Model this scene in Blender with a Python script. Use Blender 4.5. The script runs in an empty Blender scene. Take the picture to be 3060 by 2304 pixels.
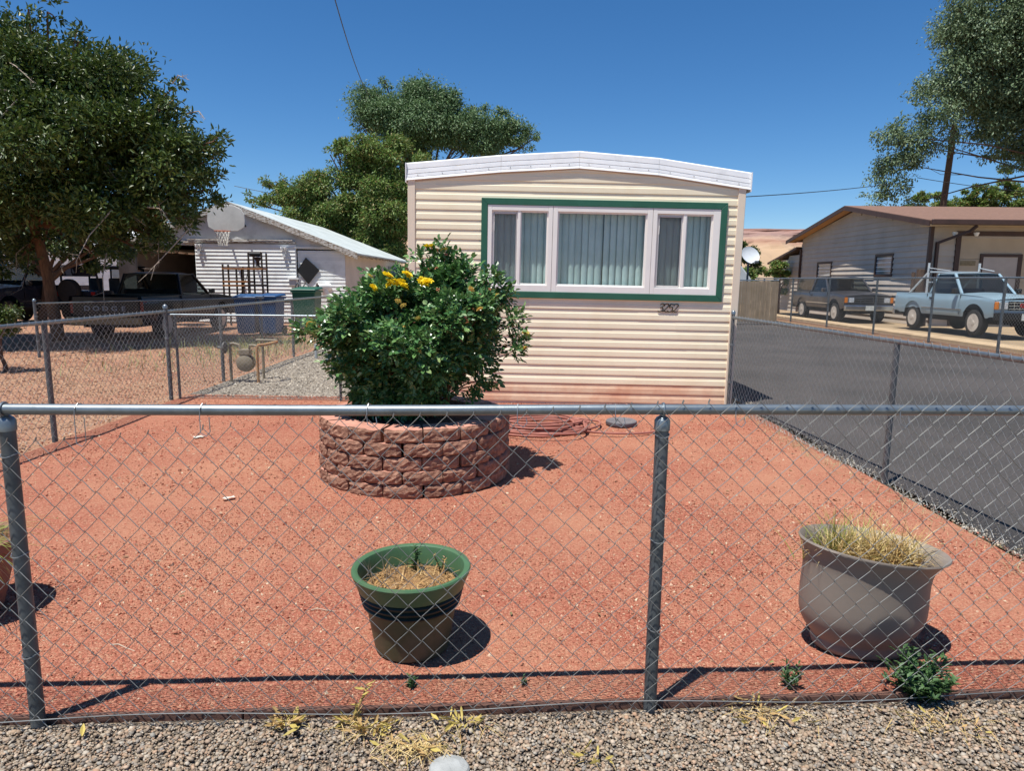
import bpy, bmesh, math, random
import numpy as np
from mathutils import Vector, Matrix

random.seed(7)
RNG = np.random.default_rng(11)
SC = bpy.context.scene
COL = SC.collection
R = math.radians

# ------------------------------------------------------------------ camera
CAM_H, PITCH, ROLL, FPX = 1.49361, 0.153991, 0.009479, 2050.0
F_ = np.array([0.0, math.cos(PITCH), -math.sin(PITCH)])
rt_ = np.array([1.0, 0, 0]); up_ = np.cross(rt_, F_)
R_ = math.cos(ROLL) * rt_ + math.sin(ROLL) * up_
U_ = -math.sin(ROLL) * rt_ + math.cos(ROLL) * up_
cam = bpy.data.cameras.new('camera'); camo = bpy.data.objects.new('camera', cam); COL.objects.link(camo)
camo.matrix_world = Matrix(((R_[0], U_[0], -F_[0], 0), (R_[1], U_[1], -F_[1], 0), (R_[2], U_[2], -F_[2], CAM_H), (0, 0, 0, 1)))
cam.sensor_width = 36.0; cam.lens = 36.0 * FPX / 3060.0
cam.clip_start = 0.05; cam.clip_end = 20000
SC.camera = camo
def at(px, py, Y):
    """world point seen at a photo pixel, at ground distance Y from the camera"""
    d = F_ * FPX + R_ * (px - 1530) - U_ * (py - 1152)
    return np.array([0, 0, CAM_H]) + d * (Y / d[1])

# ------------------------------------------------------------------ light
SUN_DIR = Vector((0.25, 0.235, -1.05)).normalized()      # the way the light travels
SUN_EL = math.asin(-SUN_DIR.z); SUN_AZ = math.atan2(-SUN_DIR.x, -SUN_DIR.y)
world = bpy.data.worlds.new('World'); SC.world = world; world.use_nodes = True
wt = world.node_tree; wt.nodes.clear()
sky = wt.nodes.new('ShaderNodeTexSky'); sky.sky_type = 'NISHITA'; sky.sun_disc = False
sky.sun_elevation = SUN_EL; sky.sun_rotation = SUN_AZ % (2 * math.pi)
sky.altitude = 1400; sky.air_density = 1.0; sky.dust_density = 0.0; sky.ozone_density = 6.0
bg = wt.nodes.new('ShaderNodeBackground'); bg.inputs[1].default_value = 0.09
hs = wt.nodes.new('ShaderNodeHueSaturation'); hs.inputs['Saturation'].default_value = 1.21
wo = wt.nodes.new('ShaderNodeOutputWorld')
wt.links.new(sky.outputs[0], hs.inputs['Color']); wt.links.new(hs.outputs[0], bg.inputs[0]); wt.links.new(bg.outputs[0], wo.inputs[0])
sun = bpy.data.lights.new('sun', 'SUN'); sun.energy = 5.0; sun.angle = R(0.53); sun.color = (1.0, 0.965, 0.91)
suno = bpy.data.objects.new('sun', sun); COL.objects.link(suno)
suno.rotation_euler = SUN_DIR.to_track_quat('-Z', 'Y').to_euler(); suno.location = (-5, -5, 20)
SC.view_settings.view_transform = 'Standard'; SC.view_settings.look = 'None'
SC.view_settings.exposure = 0.45; SC.view_settings.gamma = 1.0
SC.view_settings.use_curve_mapping = False
SC.cycles.max_bounces = 8; SC.cycles.transparent_max_bounces = 24
SC.cycles.use_adaptive_sampling = True

# ------------------------------------------------------------------ materials
def srgb(h):
    h = h.lstrip('#'); c = [int(h[i:i + 2], 16) / 255 for i in (0, 2, 4)]
    return tuple(x / 12.92 if x <= 0.04045 else ((x + 0.055) / 1.055) ** 2.4 for x in c)
def tints(names, f):
    return [tuple(min(1.0, v * k) for v, k in zip(srgb(n), f)) for n in names.split()]
MATS = {}
def M(name, c1, c2=None, scale=8.0, rough=0.7, bump=0.0, bscale=None, metal=0.0, spec=0.4, rand=0.0,
      island=None, ihue=0.0, trans=0.0, contrast=(0.35, 0.65), bdist=0.01, stain=None, sscale=1.5, samt=0.5, coat=0.0, aniso=None):
    if name in MATS: return MATS[name]
    m = bpy.data.materials.new(name); m.use_nodes = True; MATS[name] = m
    nt = m.node_tree; N = nt.nodes; L = nt.links
    b = N['Principled BSDF']; out = N['Material Output']
    b.inputs['Roughness'].default_value = rough; b.inputs['Metallic'].default_value = metal
    b.inputs['Specular IOR Level'].default_value = spec
    b.inputs['Coat Weight'].default_value = coat
    tc = N.new('ShaderNodeTexCoord')
    src = tc.outputs['Object']
    if aniso:
        mp = N.new('ShaderNodeMapping'); mp.inputs['Scale'].default_value = aniso
        L.new(src, mp.inputs[0]); src = mp.outputs[0]
    def mix(a, bb, fac, mode='MIX'):
        n = N.new('ShaderNodeMix'); n.data_type = 'RGBA'; n.blend_type = mode
        for i, v in ((6, a), (7, bb)):
            if isinstance(v, tuple): n.inputs[i].default_value = (*v[:3], 1)
            else: L.new(v, n.inputs[i])
        if isinstance(fac, (int, float)): n.inputs[0].default_value = fac
        else: L.new(fac, n.inputs[0])
        return n.outputs[2]
    def noise(sc, det=6, rough_=0.6):
        n = N.new('ShaderNodeTexNoise'); n.inputs['Scale'].default_value = sc; n.inputs['Detail'].default_value = det
        n.inputs['Roughness'].default_value = rough_; L.new(src, n.inputs['Vector']); return n.outputs['Fac']
    def ramp(v, lo, hi):
        n = N.new('ShaderNodeMapRange'); n.inputs[1].default_value = lo; n.inputs[2].default_value = hi; L.new(v, n.inputs[0]); return n.outputs[0]
    col = c1
    if island:
        g = N.new('ShaderNodeNewGeometry'); cr = N.new('ShaderNodeValToRGB'); el = cr.color_ramp.elements
        while len(el) < len(island): el.new(0.5)
        for i, c in enumerate(island):
            el[i].position = i / max(1, len(island) - 1) if len(island) > 1 else 0
            el[i].color = (*c, 1)
        L.new(g.outputs['Random Per Island'], cr.inputs[0]); col = cr.outputs[0]
    if c2 is not None:
        col = mix(col, c2, ramp(noise(scale), *contrast))
    if stain is not None:
        f = ramp(noise(sscale, 8, 0.65), 0.5, 0.72)
        mm = N.new('ShaderNodeMath'); mm.operation = 'MULTIPLY'; mm.inputs[1].default_value = samt; L.new(f, mm.inputs[0])
        col = mix(col, stain, mm.outputs[0])
    if rand:
        oi = N.new('ShaderNodeObjectInfo'); v = ramp(oi.outputs['Random'], 0, 1)
        h = N.new('ShaderNodeHueSaturation')
        mr = N.new('ShaderNodeMapRange'); mr.inputs[3].default_value = 1 - rand; mr.inputs[4].default_value = 1 + rand
        L.new(oi.outputs['Random'], mr.inputs[0]); L.new(mr.outputs[0], h.inputs['Value'])
        if isinstance(col, tuple): h.inputs['Color'].default_value = (*col, 1)
        else: L.new(col, h.inputs['Color'])
        col = h.outputs[0]
    if isinstance(col, tuple): b.inputs['Base Color'].default_value = (*col, 1)
    else: L.new(col, b.inputs['Base Color'])
    if bump:
        bp = N.new('ShaderNodeBump'); bp.inputs['Strength'].default_value = bump; bp.inputs['Distance'].default_value = bdist
        L.new(noise(bscale or scale * 4, 8, 0.65), bp.inputs['Height']); L.new(bp.outputs[0], b.inputs['Normal'])
    if trans:
        t = N.new('ShaderNodeBsdfTranslucent'); ms = N.new('ShaderNodeMixShader'); ms.inputs[0].default_value = trans
        if isinstance(col, tuple): t.inputs[0].default_value = (*col, 1)
        else: L.new(col, t.inputs[0])
        L.new(b.outputs[0], ms.inputs[1]); L.new(t.outputs[0], ms.inputs[2]); L.new(ms.outputs[0], out.inputs[0])
    return m
def glass(name, tint=(0.75, 0.8, 0.8), refl=1.0, ior=1.5):
    if name in MATS: return MATS[name]
    m = bpy.data.materials.new(name); m.use_nodes = True; MATS[name] = m
    nt = m.node_tree; N = nt.nodes; L = nt.links; N.remove(N['Principled BSDF'])
    t = N.new('ShaderNodeBsdfTransparent'); t.inputs[0].default_value = (*tint, 1)
    g = N.new('ShaderNodeBsdfGlossy'); g.inputs['Roughness'].default_value = 0.02; g.inputs[0].default_value = (0.95, 0.97, 1, 1)
    fr = N.new('ShaderNodeLayerWeight'); fr.inputs[0].default_value = 0.5
    pw = N.new('ShaderNodeMath'); pw.operation = 'POWER'; pw.inputs[1].default_value = 5; L.new(fr.outputs['Facing'], pw.inputs[0])
    mu = N.new('ShaderNodeMath'); mu.operation = 'MULTIPLY_ADD'; mu.inputs[1].default_value = .4; mu.inputs[2].default_value = .04 * refl; mu.use_clamp = True
    nz = N.new('ShaderNodeTexNoise'); nz.inputs['Scale'].default_value = 1.3
    bp = N.new('ShaderNodeBump'); bp.inputs['Strength'].default_value = 0.02
    L.new(nz.outputs[0], bp.inputs['Height']); L.new(bp.outputs[0], g.inputs['Normal'])
    s = N.new('ShaderNodeMixShader'); L.new(pw.outputs[0], mu.inputs[0]); L.new(mu.outputs[0], s.inputs[0])
    L.new(t.outputs[0], s.inputs[1]); L.new(g.outputs[0], s.inputs[2]); L.new(s.outputs[0], N['Material Output'].inputs[0])
    return m

# ------------------------------------------------------------------ object helpers
ORG = {}
def tag(o, label=None, cat=None, group=None, kind=None):
    if label: o['label'] = label
    if cat: o['category'] = cat
    if group: o['group'] = group
    if kind: o['kind'] = kind
    return o
def thing(name, label, cat, loc=(0, 0, 0), rot=(0, 0, 0), group=None, local=False):
    o = bpy.data.objects.new(name, None); COL.objects.link(o); o.empty_display_size = 0.1
    o.location = loc; o.rotation_euler = rot
    ORG[o.name] = Vector((0, 0, 0)) if local or tuple(rot) != (0, 0, 0) else Vector(loc)
    return tag(o, label, cat, group)
def link_mesh(name, me, mat=None, parent=None):
    o = bpy.data.objects.new(name, me); COL.objects.link(o)
    if mat and not me.materials: me.materials.append(mat)
    if parent: o.parent = parent; ORG[o.name] = ORG[parent.name]
    else: ORG[o.name] = Vector((0, 0, 0))
    return o
def np_mesh(name, V, faces_flat, counts, smooth=False):
    me = bpy.data.meshes.new(name)
    V = np.ascontiguousarray(V, dtype=np.float32); n = len(counts)
    me.vertices.add(len(V)); me.vertices.foreach_set('co', V.ravel())
    me.loops.add(len(faces_flat)); me.loops.foreach_set('vertex_index', np.asarray(faces_flat, dtype=np.int32))
    me.polygons.add(n)
    st = np.zeros(n, dtype=np.int32); st[1:] = np.cumsum(counts)[:-1]
    me.polygons.foreach_set('loop_start', st)
    try: me.polygons.foreach_set('loop_total', np.asarray(counts, dtype=np.int32))
    except Exception: pass
    me.polygons.foreach_set('use_smooth', np.full(n, smooth))
    me.update(calc_edges=True); me.validate()
    return me
class MB:
    def __init__(s): s.v = []; s.f = []
    def add(s, vs, fs):
        o = len(s.v); s.v += [tuple(map(float, p)) for p in vs]; s.f += [tuple(i + o for i in f) for f in fs]; return s
    def box(s, x0, x1, y0, y1, z0, z1):
        return s.add([(x0, y0, z0), (x1, y0, z0), (x1, y1, z0), (x0, y1, z0), (x0, y0, z1), (x1, y0, z1), (x1, y1, z1), (x0, y1, z1)],
                     [(0, 3, 2, 1), (4, 5, 6, 7), (0, 1, 5, 4), (1, 2, 6, 5), (2, 3, 7, 6), (3, 0, 4, 7)])
    def hexa(s, p8):
        return s.add(p8, [(0, 3, 2, 1), (4, 5, 6, 7), (0, 1, 5, 4), (1, 2, 6, 5), (2, 3, 7, 6), (3, 0, 4, 7)])
    def bar(s, a, b, w, h, up=(0, 0, 1)):
        a = Vector(a); b = Vector(b); d = (b - a).normalized(); u = Vector(up)
        sd = d.cross(u).normalized(); u = sd.cross(d)
        p = []
        for q in (a, b):
            p += [q - sd * w / 2 - u * h / 2, q + sd * w / 2 - u * h / 2, q + sd * w / 2 + u * h / 2, q - sd * w / 2 + u * h / 2]
        return s.add(p, [(3, 2, 1, 0), (4, 5, 6, 7), (0, 1, 5, 4), (1, 2, 6, 5), (2, 3, 7, 6), (3, 0, 4, 7)])
    def tube(s, pts, r, n=8, caps=True, closed=False):
        pts = [Vector(p) for p in pts]; k = len(pts)
        rr = r if isinstance(r, (list, tuple)) else [r] * k
        t0 = (pts[1] - pts[0]).normalized()
        a = Vector((0, 0, 1)) if abs(t0.z) < 0.9 else Vector((1, 0, 0))
        nrm = t0.cross(a).normalized(); vs = []
        for i in range(k):
            if closed: t = pts[(i + 1) % k] - pts[i - 1]
            else: t = pts[min(i + 1, k - 1)] - pts[max(i - 1, 0)]
            t.normalize(); nrm = (nrm - t * nrm.dot(t)).normalized(); bn = t.cross(nrm)
            for j in range(n):
                an = 2 * math.pi * j / n; vs.append(pts[i] + (nrm * math.cos(an) + bn * math.sin(an)) * rr[i])
        fs = []
        for i in range(k if closed else k - 1):
            i2 = (i + 1) % k
            for j in range(n):
                j2 = (j + 1) % n; fs.append((i * n + j, i * n + j2, i2 * n + j2, i2 * n + j))
        if caps and not closed:
            fs.append(tuple(reversed(range(n)))); fs.append(tuple((k - 1) * n + j for j in range(n)))
        return s.add(vs, fs)
    def lathe(s, prof, n=24, c=(0, 0, 0), axis='z', warp=None):
        vs = []; k = len(prof)
        for r, z in prof:
            for j in range(n):
                a = 2 * math.pi * j / n; x, y = r * math.cos(a), r * math.sin(a); zz = z
                if warp: x, y, zz = warp(x, y, zz)
                p = (x, y, zz) if axis == 'z' else ((x, zz, y) if axis == 'y' else (zz, x, y))
                vs.append((p[0] + c[0], p[1] + c[1], p[2] + c[2]))
        fs = []
        for i in range(k - 1):
            for j in range(n):
                j2 = (j + 1) % n; fs.append((i * n + j, i * n + j2, (i + 1) * n + j2, (i + 1) * n + j))
        if prof[0][0] > 1e-6: fs.append(tuple(reversed(range(n))))
        if prof[-1][0] > 1e-6: fs.append(tuple((k - 1) * n + j for j in range(n)))
        return s.add(vs, fs)
    def prism(s, poly, axis, lo, hi):
        n = len(poly); vs = []
        for t in (lo, hi):
            for a, b in poly:
                vs.append({'y': (a, t, b), 'x': (t, a, b), 'z': (a, b, t)}[axis])
        return s.add(vs, [tuple(range(n)), tuple(reversed(range(n, 2 * n)))] + [(i, i + n, (i + 1) % n + n, (i + 1) % n) for i in range(n)])
    def mesh(s, name, mat=None, off=None, smooth=False, bevel=0, segs=1):
        o = off or Vector((0, 0, 0))
        me = bpy.data.meshes.new(name); me.from_pydata([(p[0] - o.x, p[1] - o.y, p[2] - o.z) for p in s.v], [], s.f)
        bm = bmesh.new(); bm.from_mesh(me)
        bmesh.ops.recalc_face_normals(bm, faces=bm.faces)
        if bevel:
            es = [e for e in bm.edges if len(e.link_faces) == 2 and e.calc_face_angle(0) > 0.6]
            bmesh.ops.bevel(bm, geom=es, offset=bevel, segments=segs, affect='EDGES', profile=0.6, clamp_overlap=True)
        bm.to_mesh(me); bm.free()
        if smooth:
            me.polygons.foreach_set('use_smooth', [True] * len(me.polygons))
            try: me.set_sharp_from_angle(angle=R(40 if smooth is True else smooth))
            except Exception: pass
        if mat: me.materials.append(mat)
        return me
    def build(s, name, mat, parent=None, smooth=False, bevel=0, segs=1):
        return link_mesh(name, s.mesh(name, mat, ORG[parent.name] if parent else None, smooth, bevel, segs), None, parent)
def text_mesh(name, txt, size, depth, mat, parent, matrix):
    c = bpy.data.curves.new(name, 'FONT'); c.body = txt; c.size = size; c.extrude = depth; c.align_x = 'CENTER'; c.align_y = 'CENTER'; c.offset = size * 0.012
    o = bpy.data.objects.new(name, c); COL.objects.link(o)
    bpy.context.view_layer.update()
    me = bpy.data.meshes.new_from_object(o.evaluated_get(bpy.context.evaluated_depsgraph_get()))
    bpy.data.objects.remove(o); me.transform(matrix); me.materials.clear(); me.materials.append(mat)
    return link_mesh(name, me, None, parent)

# ------------------------------------------------------------------ scatter helpers
def rand_rot(n):
    q = RNG.normal(size=(n, 4)); q /= np.linalg.norm(q, axis=1, keepdims=True); w, x, y, z = q.T
    return np.stack([np.stack([1 - 2 * (y * y + z * z), 2 * (x * y - z * w), 2 * (x * z + y * w)], -1),
                     np.stack([2 * (x * y + z * w), 1 - 2 * (x * x + z * z), 2 * (y * z - x * w)], -1),
                     np.stack([2 * (x * z - y * w), 2 * (y * z + x * w), 1 - 2 * (x * x + y * y)], -1)], 1)
OCT_V = np.array([(1, 0, 0), (0, 1, 0), (-1, 0, 0), (0, -1, 0), (0, 0, 1), (0, 0, -1)], float)
OCT_F = [(0, 1, 4), (1, 2, 4), (2, 3, 4), (3, 0, 4), (1, 0, 5), (2, 1, 5), (3, 2, 5), (0, 3, 5)]
def ico():
    bm = bmesh.new(); bmesh.ops.create_icosphere(bm, subdivisions=1, radius=1)
    v = np.array([p.co[:] for p in bm.verts]); f = [tuple(q.index for q in p.verts) for p in bm.faces]; bm.free(); return v, f
ICO_V, ICO_F = ico()
def ico2():
    bm = bmesh.new(); bmesh.ops.create_icosphere(bm, subdivisions=2, radius=1)
    v = np.array([p.co[:] for p in bm.verts]); f = [tuple(q.index for q in p.verts) for p in bm.faces]; bm.free(); return v, f
def scatter(name, pos, size, mat, bv=OCT_V, bf=OCT_F, flat=0.55, jitter=0.35, smooth=False, parent=None, flatrot=False):
    n = len(pos); nb = len(bv)
    S = size[:, None] * np.stack([RNG.uniform(.7, 1.3, n), RNG.uniform(.6, 1.1, n), RNG.uniform(.6, 1.2, n) * flat], 1)
    V = bv[None] * (1 + RNG.uniform(-jitter, jitter, (n, nb, 1))) * S[:, None]
    if flatrot:
        a = RNG.uniform(0, 6.283, n); t = RNG.normal(0, .25, (n, 2)); ca, sa = np.cos(a), np.sin(a); z = np.zeros(n); o = np.ones(n)
        Rm = np.stack([np.stack([ca, -sa, t[:, 0]], -1), np.stack([sa, ca, t[:, 1]], -1), np.stack([-t[:, 0] * ca - t[:, 1] * sa, t[:, 0] * sa - t[:, 1] * ca, o], -1)], 1)
    else: Rm = rand_rot(n)
    V = np.einsum('nij,nkj->nki', Rm, V) + pos[:, None]
    Fi = (np.array(bf).ravel()[None] + (np.arange(n) * nb)[:, None]).ravel()
    me = np_mesh(name, V.reshape(-1, 3) - (np.array(ORG[parent.name]) if parent else 0), Fi, np.full(n * len(bf), 3), smooth)
    return link_mesh(name, me, mat, parent)
def unit(a): return a / np.maximum(np.linalg.norm(a, axis=-1, keepdims=True), 1e-9)
def leaves(name, P, A, Nn, Lg, Wd, mat, parent=None, simple=False, fold=0.25, curl=0.15):
    """leaf blades: base point P, axis A, face normal Nn, length and width arrays"""
    n = len(P); A = unit(A); Nn = unit(Nn - A * (A * Nn).sum(1, keepdims=True)); S = np.cross(A, Nn)
    Lg = Lg[:, None]; Wd = Wd[:, None]
    if simple:
        V = np.stack([P, P + A * Lg * .45 + S * Wd * .5 + Nn * Wd * fold * .5, P + A * Lg - Nn * Lg * curl, P + A * Lg * .45 - S * Wd * .5 + Nn * Wd * fold * .5], 1)
        F = np.array([0, 1, 2, 3]); cnt = np.full(n, 4); nb = 4
    else:
        V = np.stack([P, P + A * Lg * .28 + S * Wd * .46 + Nn * Wd * fold, P + A * Lg * .68 + S * Wd * .38 + Nn * (Wd * fold - Lg * curl * .4),
                      P + A * Lg - Nn * Lg * curl, P + A * Lg * .68 - S * Wd * .38 + Nn * (Wd * fold - Lg * curl * .4), P + A * Lg * .28 - S * Wd * .46 + Nn * Wd * fold], 1)
        F = np.array([0, 1, 2, 3, 0, 3, 4, 5]); cnt = np.full(2 * n, 4); nb = 6
    Fi = (F[None] + (np.arange(n) * nb)[:, None]).ravel()
    off = np.array(ORG[parent.name]) if parent else 0
    me = np_mesh(name, V.reshape(-1, 3) - off, Fi, cnt, False)
    o = link_mesh(name, me, mat, parent); o['kind'] = 'stuff'; return o
def rdir(n): return unit(RNG.normal(size=(n, 3)))
def blades(name, roots, dirs, lens, w, mat, parent=None, seg=4, droop=0.6, kind=True):
    """arching grass blades as thin strips"""
    V = []; F = []; cnt = []
    for p, d, L in zip(roots, dirs, lens):
        d = Vector(d).normalized(); p = Vector(p); side = d.cross(Vector((0, 0, 1)))
        if side.length < 1e-3: side = Vector((1, 0, 0))
        side.normalize(); o = len(V); st = L / seg; hz = Vector((d.x, d.y, 0))
        for i in range(seg + 1):
            ww = w * (1 - i / (seg + .3)) * .5
            V.append(p - side * ww); V.append(p + side * ww)
            if i < seg:
                F += [o + 2 * i, o + 2 * i + 1, o + 2 * i + 3, o + 2 * i + 2]; cnt.append(4)
            d = (d + Vector((0, 0, -droop / seg)) + hz * droop * .3 / seg).normalized(); p = p + d * st
    off = np.array(ORG[parent.name]) if parent else 0
    me = np_mesh(name, np.array([v[:] for v in V]) - off, F, cnt, False)
    o = link_mesh(name, me, mat, parent)
    if kind: o['kind'] = 'stuff'
    return o

# ================================================================== SETTING
def sheet(name, poly, z, mat):
    mb = MB(); mb.add([(x, y, z) for x, y in poly], [tuple(range(len(poly)))])
    o = mb.build(name, mat); o['kind'] = 'structure'; return o
def ground_mat(name, cols, fine=90, patch=1.2, dust=None, bump=0.9, dist=0.012, rough=0.95, pamt=.6):
    m = bpy.data.materials.new(name); m.use_nodes = True; nt = m.node_tree; N = nt.nodes; L = nt.links
    b = N['Principled BSDF']; b.inputs['Roughness'].default_value = rough; b.inputs['Specular IOR Level'].default_value = 0.15
    tc = N.new('ShaderNodeTexCoord')
    vo = N.new('ShaderNodeTexVoronoi'); vo.inputs['Scale'].default_value = fine; vo.inputs['Randomness'].default_value = 1
    L.new(tc.outputs['Object'], vo.inputs['Vector'])
    sp = N.new('ShaderNodeSeparateColor'); L.new(vo.outputs['Color'], sp.inputs[0])
    cr = N.new('ShaderNodeValToRGB'); el = cr.color_ramp.elements
    while len(el) < len(cols): el.new(.5)
    for i, c in enumerate(cols): el[i].position = i / (len(cols) - 1); el[i].color = (*c, 1)
    L.new(sp.outputs[0], cr.inputs[0]); col = cr.outputs[0]
    n1 = N.new('ShaderNodeTexNoise'); n1.inputs['Scale'].default_value = patch; n1.inputs['Detail'].default_value = 7; n1.inputs['Roughness'].default_value = .62
    L.new(tc.outputs['Object'], n1.inputs['Vector'])
    mr = N.new('ShaderNodeMapRange'); mr.inputs[1].default_value = .4; mr.inputs[2].default_value = .62; mr.inputs[4].default_value = pamt
    L.new(n1.outputs[0], mr.inputs[0])
    if dust:
        mx = N.new('ShaderNodeMix'); mx.data_type = 'RGBA'; L.new(mr.outputs[0], mx.inputs[0]); L.new(col, mx.inputs[6]); mx.inputs[7].default_value = (*dust, 1); col = mx.outputs[2]
    n2 = N.new('ShaderNodeTexNoise'); n2.inputs['Scale'].default_value = fine * 1.6; n2.inputs['Detail'].default_value = 6
    L.new(tc.outputs['Object'], n2.inputs['Vector'])
    ad = N.new('ShaderNodeMath'); ad.operation = 'SUBTRACT'; L.new(n2.outputs[0], ad.inputs[0]); L.new(vo.outputs['Distance'], ad.inputs[1])
    bp = N.new('ShaderNodeBump'); bp.inputs['Strength'].default_value = bump; bp.inputs['Distance'].default_value = dist
    L.new(ad.outputs[0], bp.inputs['Height']); L.new(bp.outputs[0], b.inputs['Normal'])
    L.new(col, b.inputs['Base Color']); MATS[name] = m
    return m
RED = tints('8d4a3a a95a49 b4604e bd6d5b c98a70', (.80, 1.02, .98))
sheet('ground', [(-3000, -60), (3000, -60), (3000, 6000), (-3000, 6000)], -0.25, ground_mat('dry_ground', [srgb('#8d7558'), srgb('#a58a68'), srgb('#b99d7a')], 30, .3, srgb('#9b8466')))
def gravel_sheet(name, x0, x1, y0, y1, z, mat, nx, ny, amp, edge=None):
    xs = np.linspace(x0, x1, nx); ys = np.linspace(y0, y1, ny); X, Y = np.meshgrid(xs, ys)
    Z = np.full_like(X, z)
    for k, (fx, fy, a) in enumerate(((1.3, 1.7, 1), (2.9, 2.1, .7), (5.3, 4.1, .4), (9, 11, .2))):
        Z += amp * a * np.sin(X * fx + k * 1.7 + 1.3 * np.sin(Y * fy * .6)) * np.sin(Y * fy + k)
    if edge: X, Y, Z = edge(X, Y, Z)
    V = np.stack([X, Y, Z], -1).reshape(-1, 3); F = []
    i = np.arange(nx * ny).reshape(ny, nx); q = np.stack([i[:-1, :-1], i[:-1, 1:], i[1:, 1:], i[1:, :-1]], -1).reshape(-1)
    me = np_mesh(name, V, q, np.full((nx - 1) * (ny - 1), 4), True); o = link_mesh(name, me, mat); o['kind'] = 'structure'
    def zf(x, y):
        zz = np.full_like(x, z)
        for k, (fx, fy, a) in enumerate(((1.3, 1.7, 1), (2.9, 2.1, .7), (5.3, 4.1, .4), (9, 11, .2))):
            zz += amp * a * np.sin(x * fx + k * 1.7 + 1.3 * np.sin(y * fy * .6)) * np.sin(y * fy + k)
        return zz
    return zf
FY = lambda x: 2.1975 + 0.059 * x          # the line of the front fence on the ground
m_red = ground_mat('red_gravel', RED, 130, .7, tints('c8846a', (.84, 1.04, 1.0))[0], .85, .008, pamt=.6)
def red_edge(X, Y, Z):
    t = (Y - 2.2) / (8.6 - 2.2); Y = Y + (1 - t) * (FY(X) + .035 - 2.2)
    return X, Y, Z
red_z = gravel_sheet('red_gravel_yard', -4.12, 2.78, 2.2, 8.6, 0.0, m_red, 90, 90, .006, red_edge)
m_pea = ground_mat('pea_gravel', tints('6f6456 8b7f70 7d7a76 a08d78 b5a48c', (.7, .7, .7)), 85, 2, tints('7d6f60', (.7, .7, .7))[0], 1, .012)
pea_z = gravel_sheet('pebble_verge', -4.5, 6.5, -1.2, 2.2, -0.022, m_pea, 60, 30, .005, lambda X, Y, Z: (X, Y + (Y + 1.2) / 3.4 * (FY(X) + .02 - 2.2), Z))
m_tan = ground_mat('tan_gravel', tints('9a7459 b58b6c c4a080 a58a6c cdb494 a8705a', (.76, .71, .72)), 60, .8, tints('b8846a', (.76, .74, .76))[0], .9, .012)
tan_z = gravel_sheet('neighbour_gravel_yard', -30, -4.13, 1.0, 34, -0.012, m_tan, 80, 90, .01)
m_gry = ground_mat('grey_gravel', tints('837b70 9a9184 aaa295 8f8577 beb5a5', (.85, .85, .85)), 55, 1, tints('9d9385', (.85, .85, .85))[0], .9, .012)
gry_z = gravel_sheet('grey_gravel_path', -4.12, -1.0, 8.62, 24, -0.006, m_gry, 24, 60, .006)
m_asph = ground_mat('asphalt', [(.042, .040, .038), (.060, .056, .053), (.082, .077, .073)], 120, .45, (.095, .085, .08), .8, .006, .9, pamt=.7)
def asphalt_edge(X, Y, Z): return X + np.where(X < 4, .03 * np.sin(Y * 3.1), 0), Y, Z
gravel_sheet('asphalt_driveway', 2.86, 10.25, 1.0, 33, -0.008, m_asph, 50, 120, .004, asphalt_edge)
m_brn = ground_mat('brown_gravel', [srgb('#6d5443'), srgb('#8a6b55'), srgb('#7a6250')], 40, 1, srgb('#7b604b'))
sheet('brown_gravel_strip', [(10.22, 1), (11.0, 1), (11.0, 34), (10.22, 34)], 0.002, m_brn)
m_conc = M('tan_concrete', srgb('#c0a783'), srgb('#ab9272'), 3, .9, .3, 60, stain=srgb('#8a7357'))
kb = MB()
kb.box(10.98, 11.55, 1, 31, -.04, .10); o = kb.build('concrete_kerb', m_conc, bevel=.02); o['kind'] = 'structure'
sheet('neighbour_driveway', [(11.5, 1), (40, 1), (40, 26), (11.5, 26)], 0.012, M('dusty_drive', srgb('#a08a6c'), srgb('#8a775d'), 1.5, .95, .5, 30))

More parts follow.
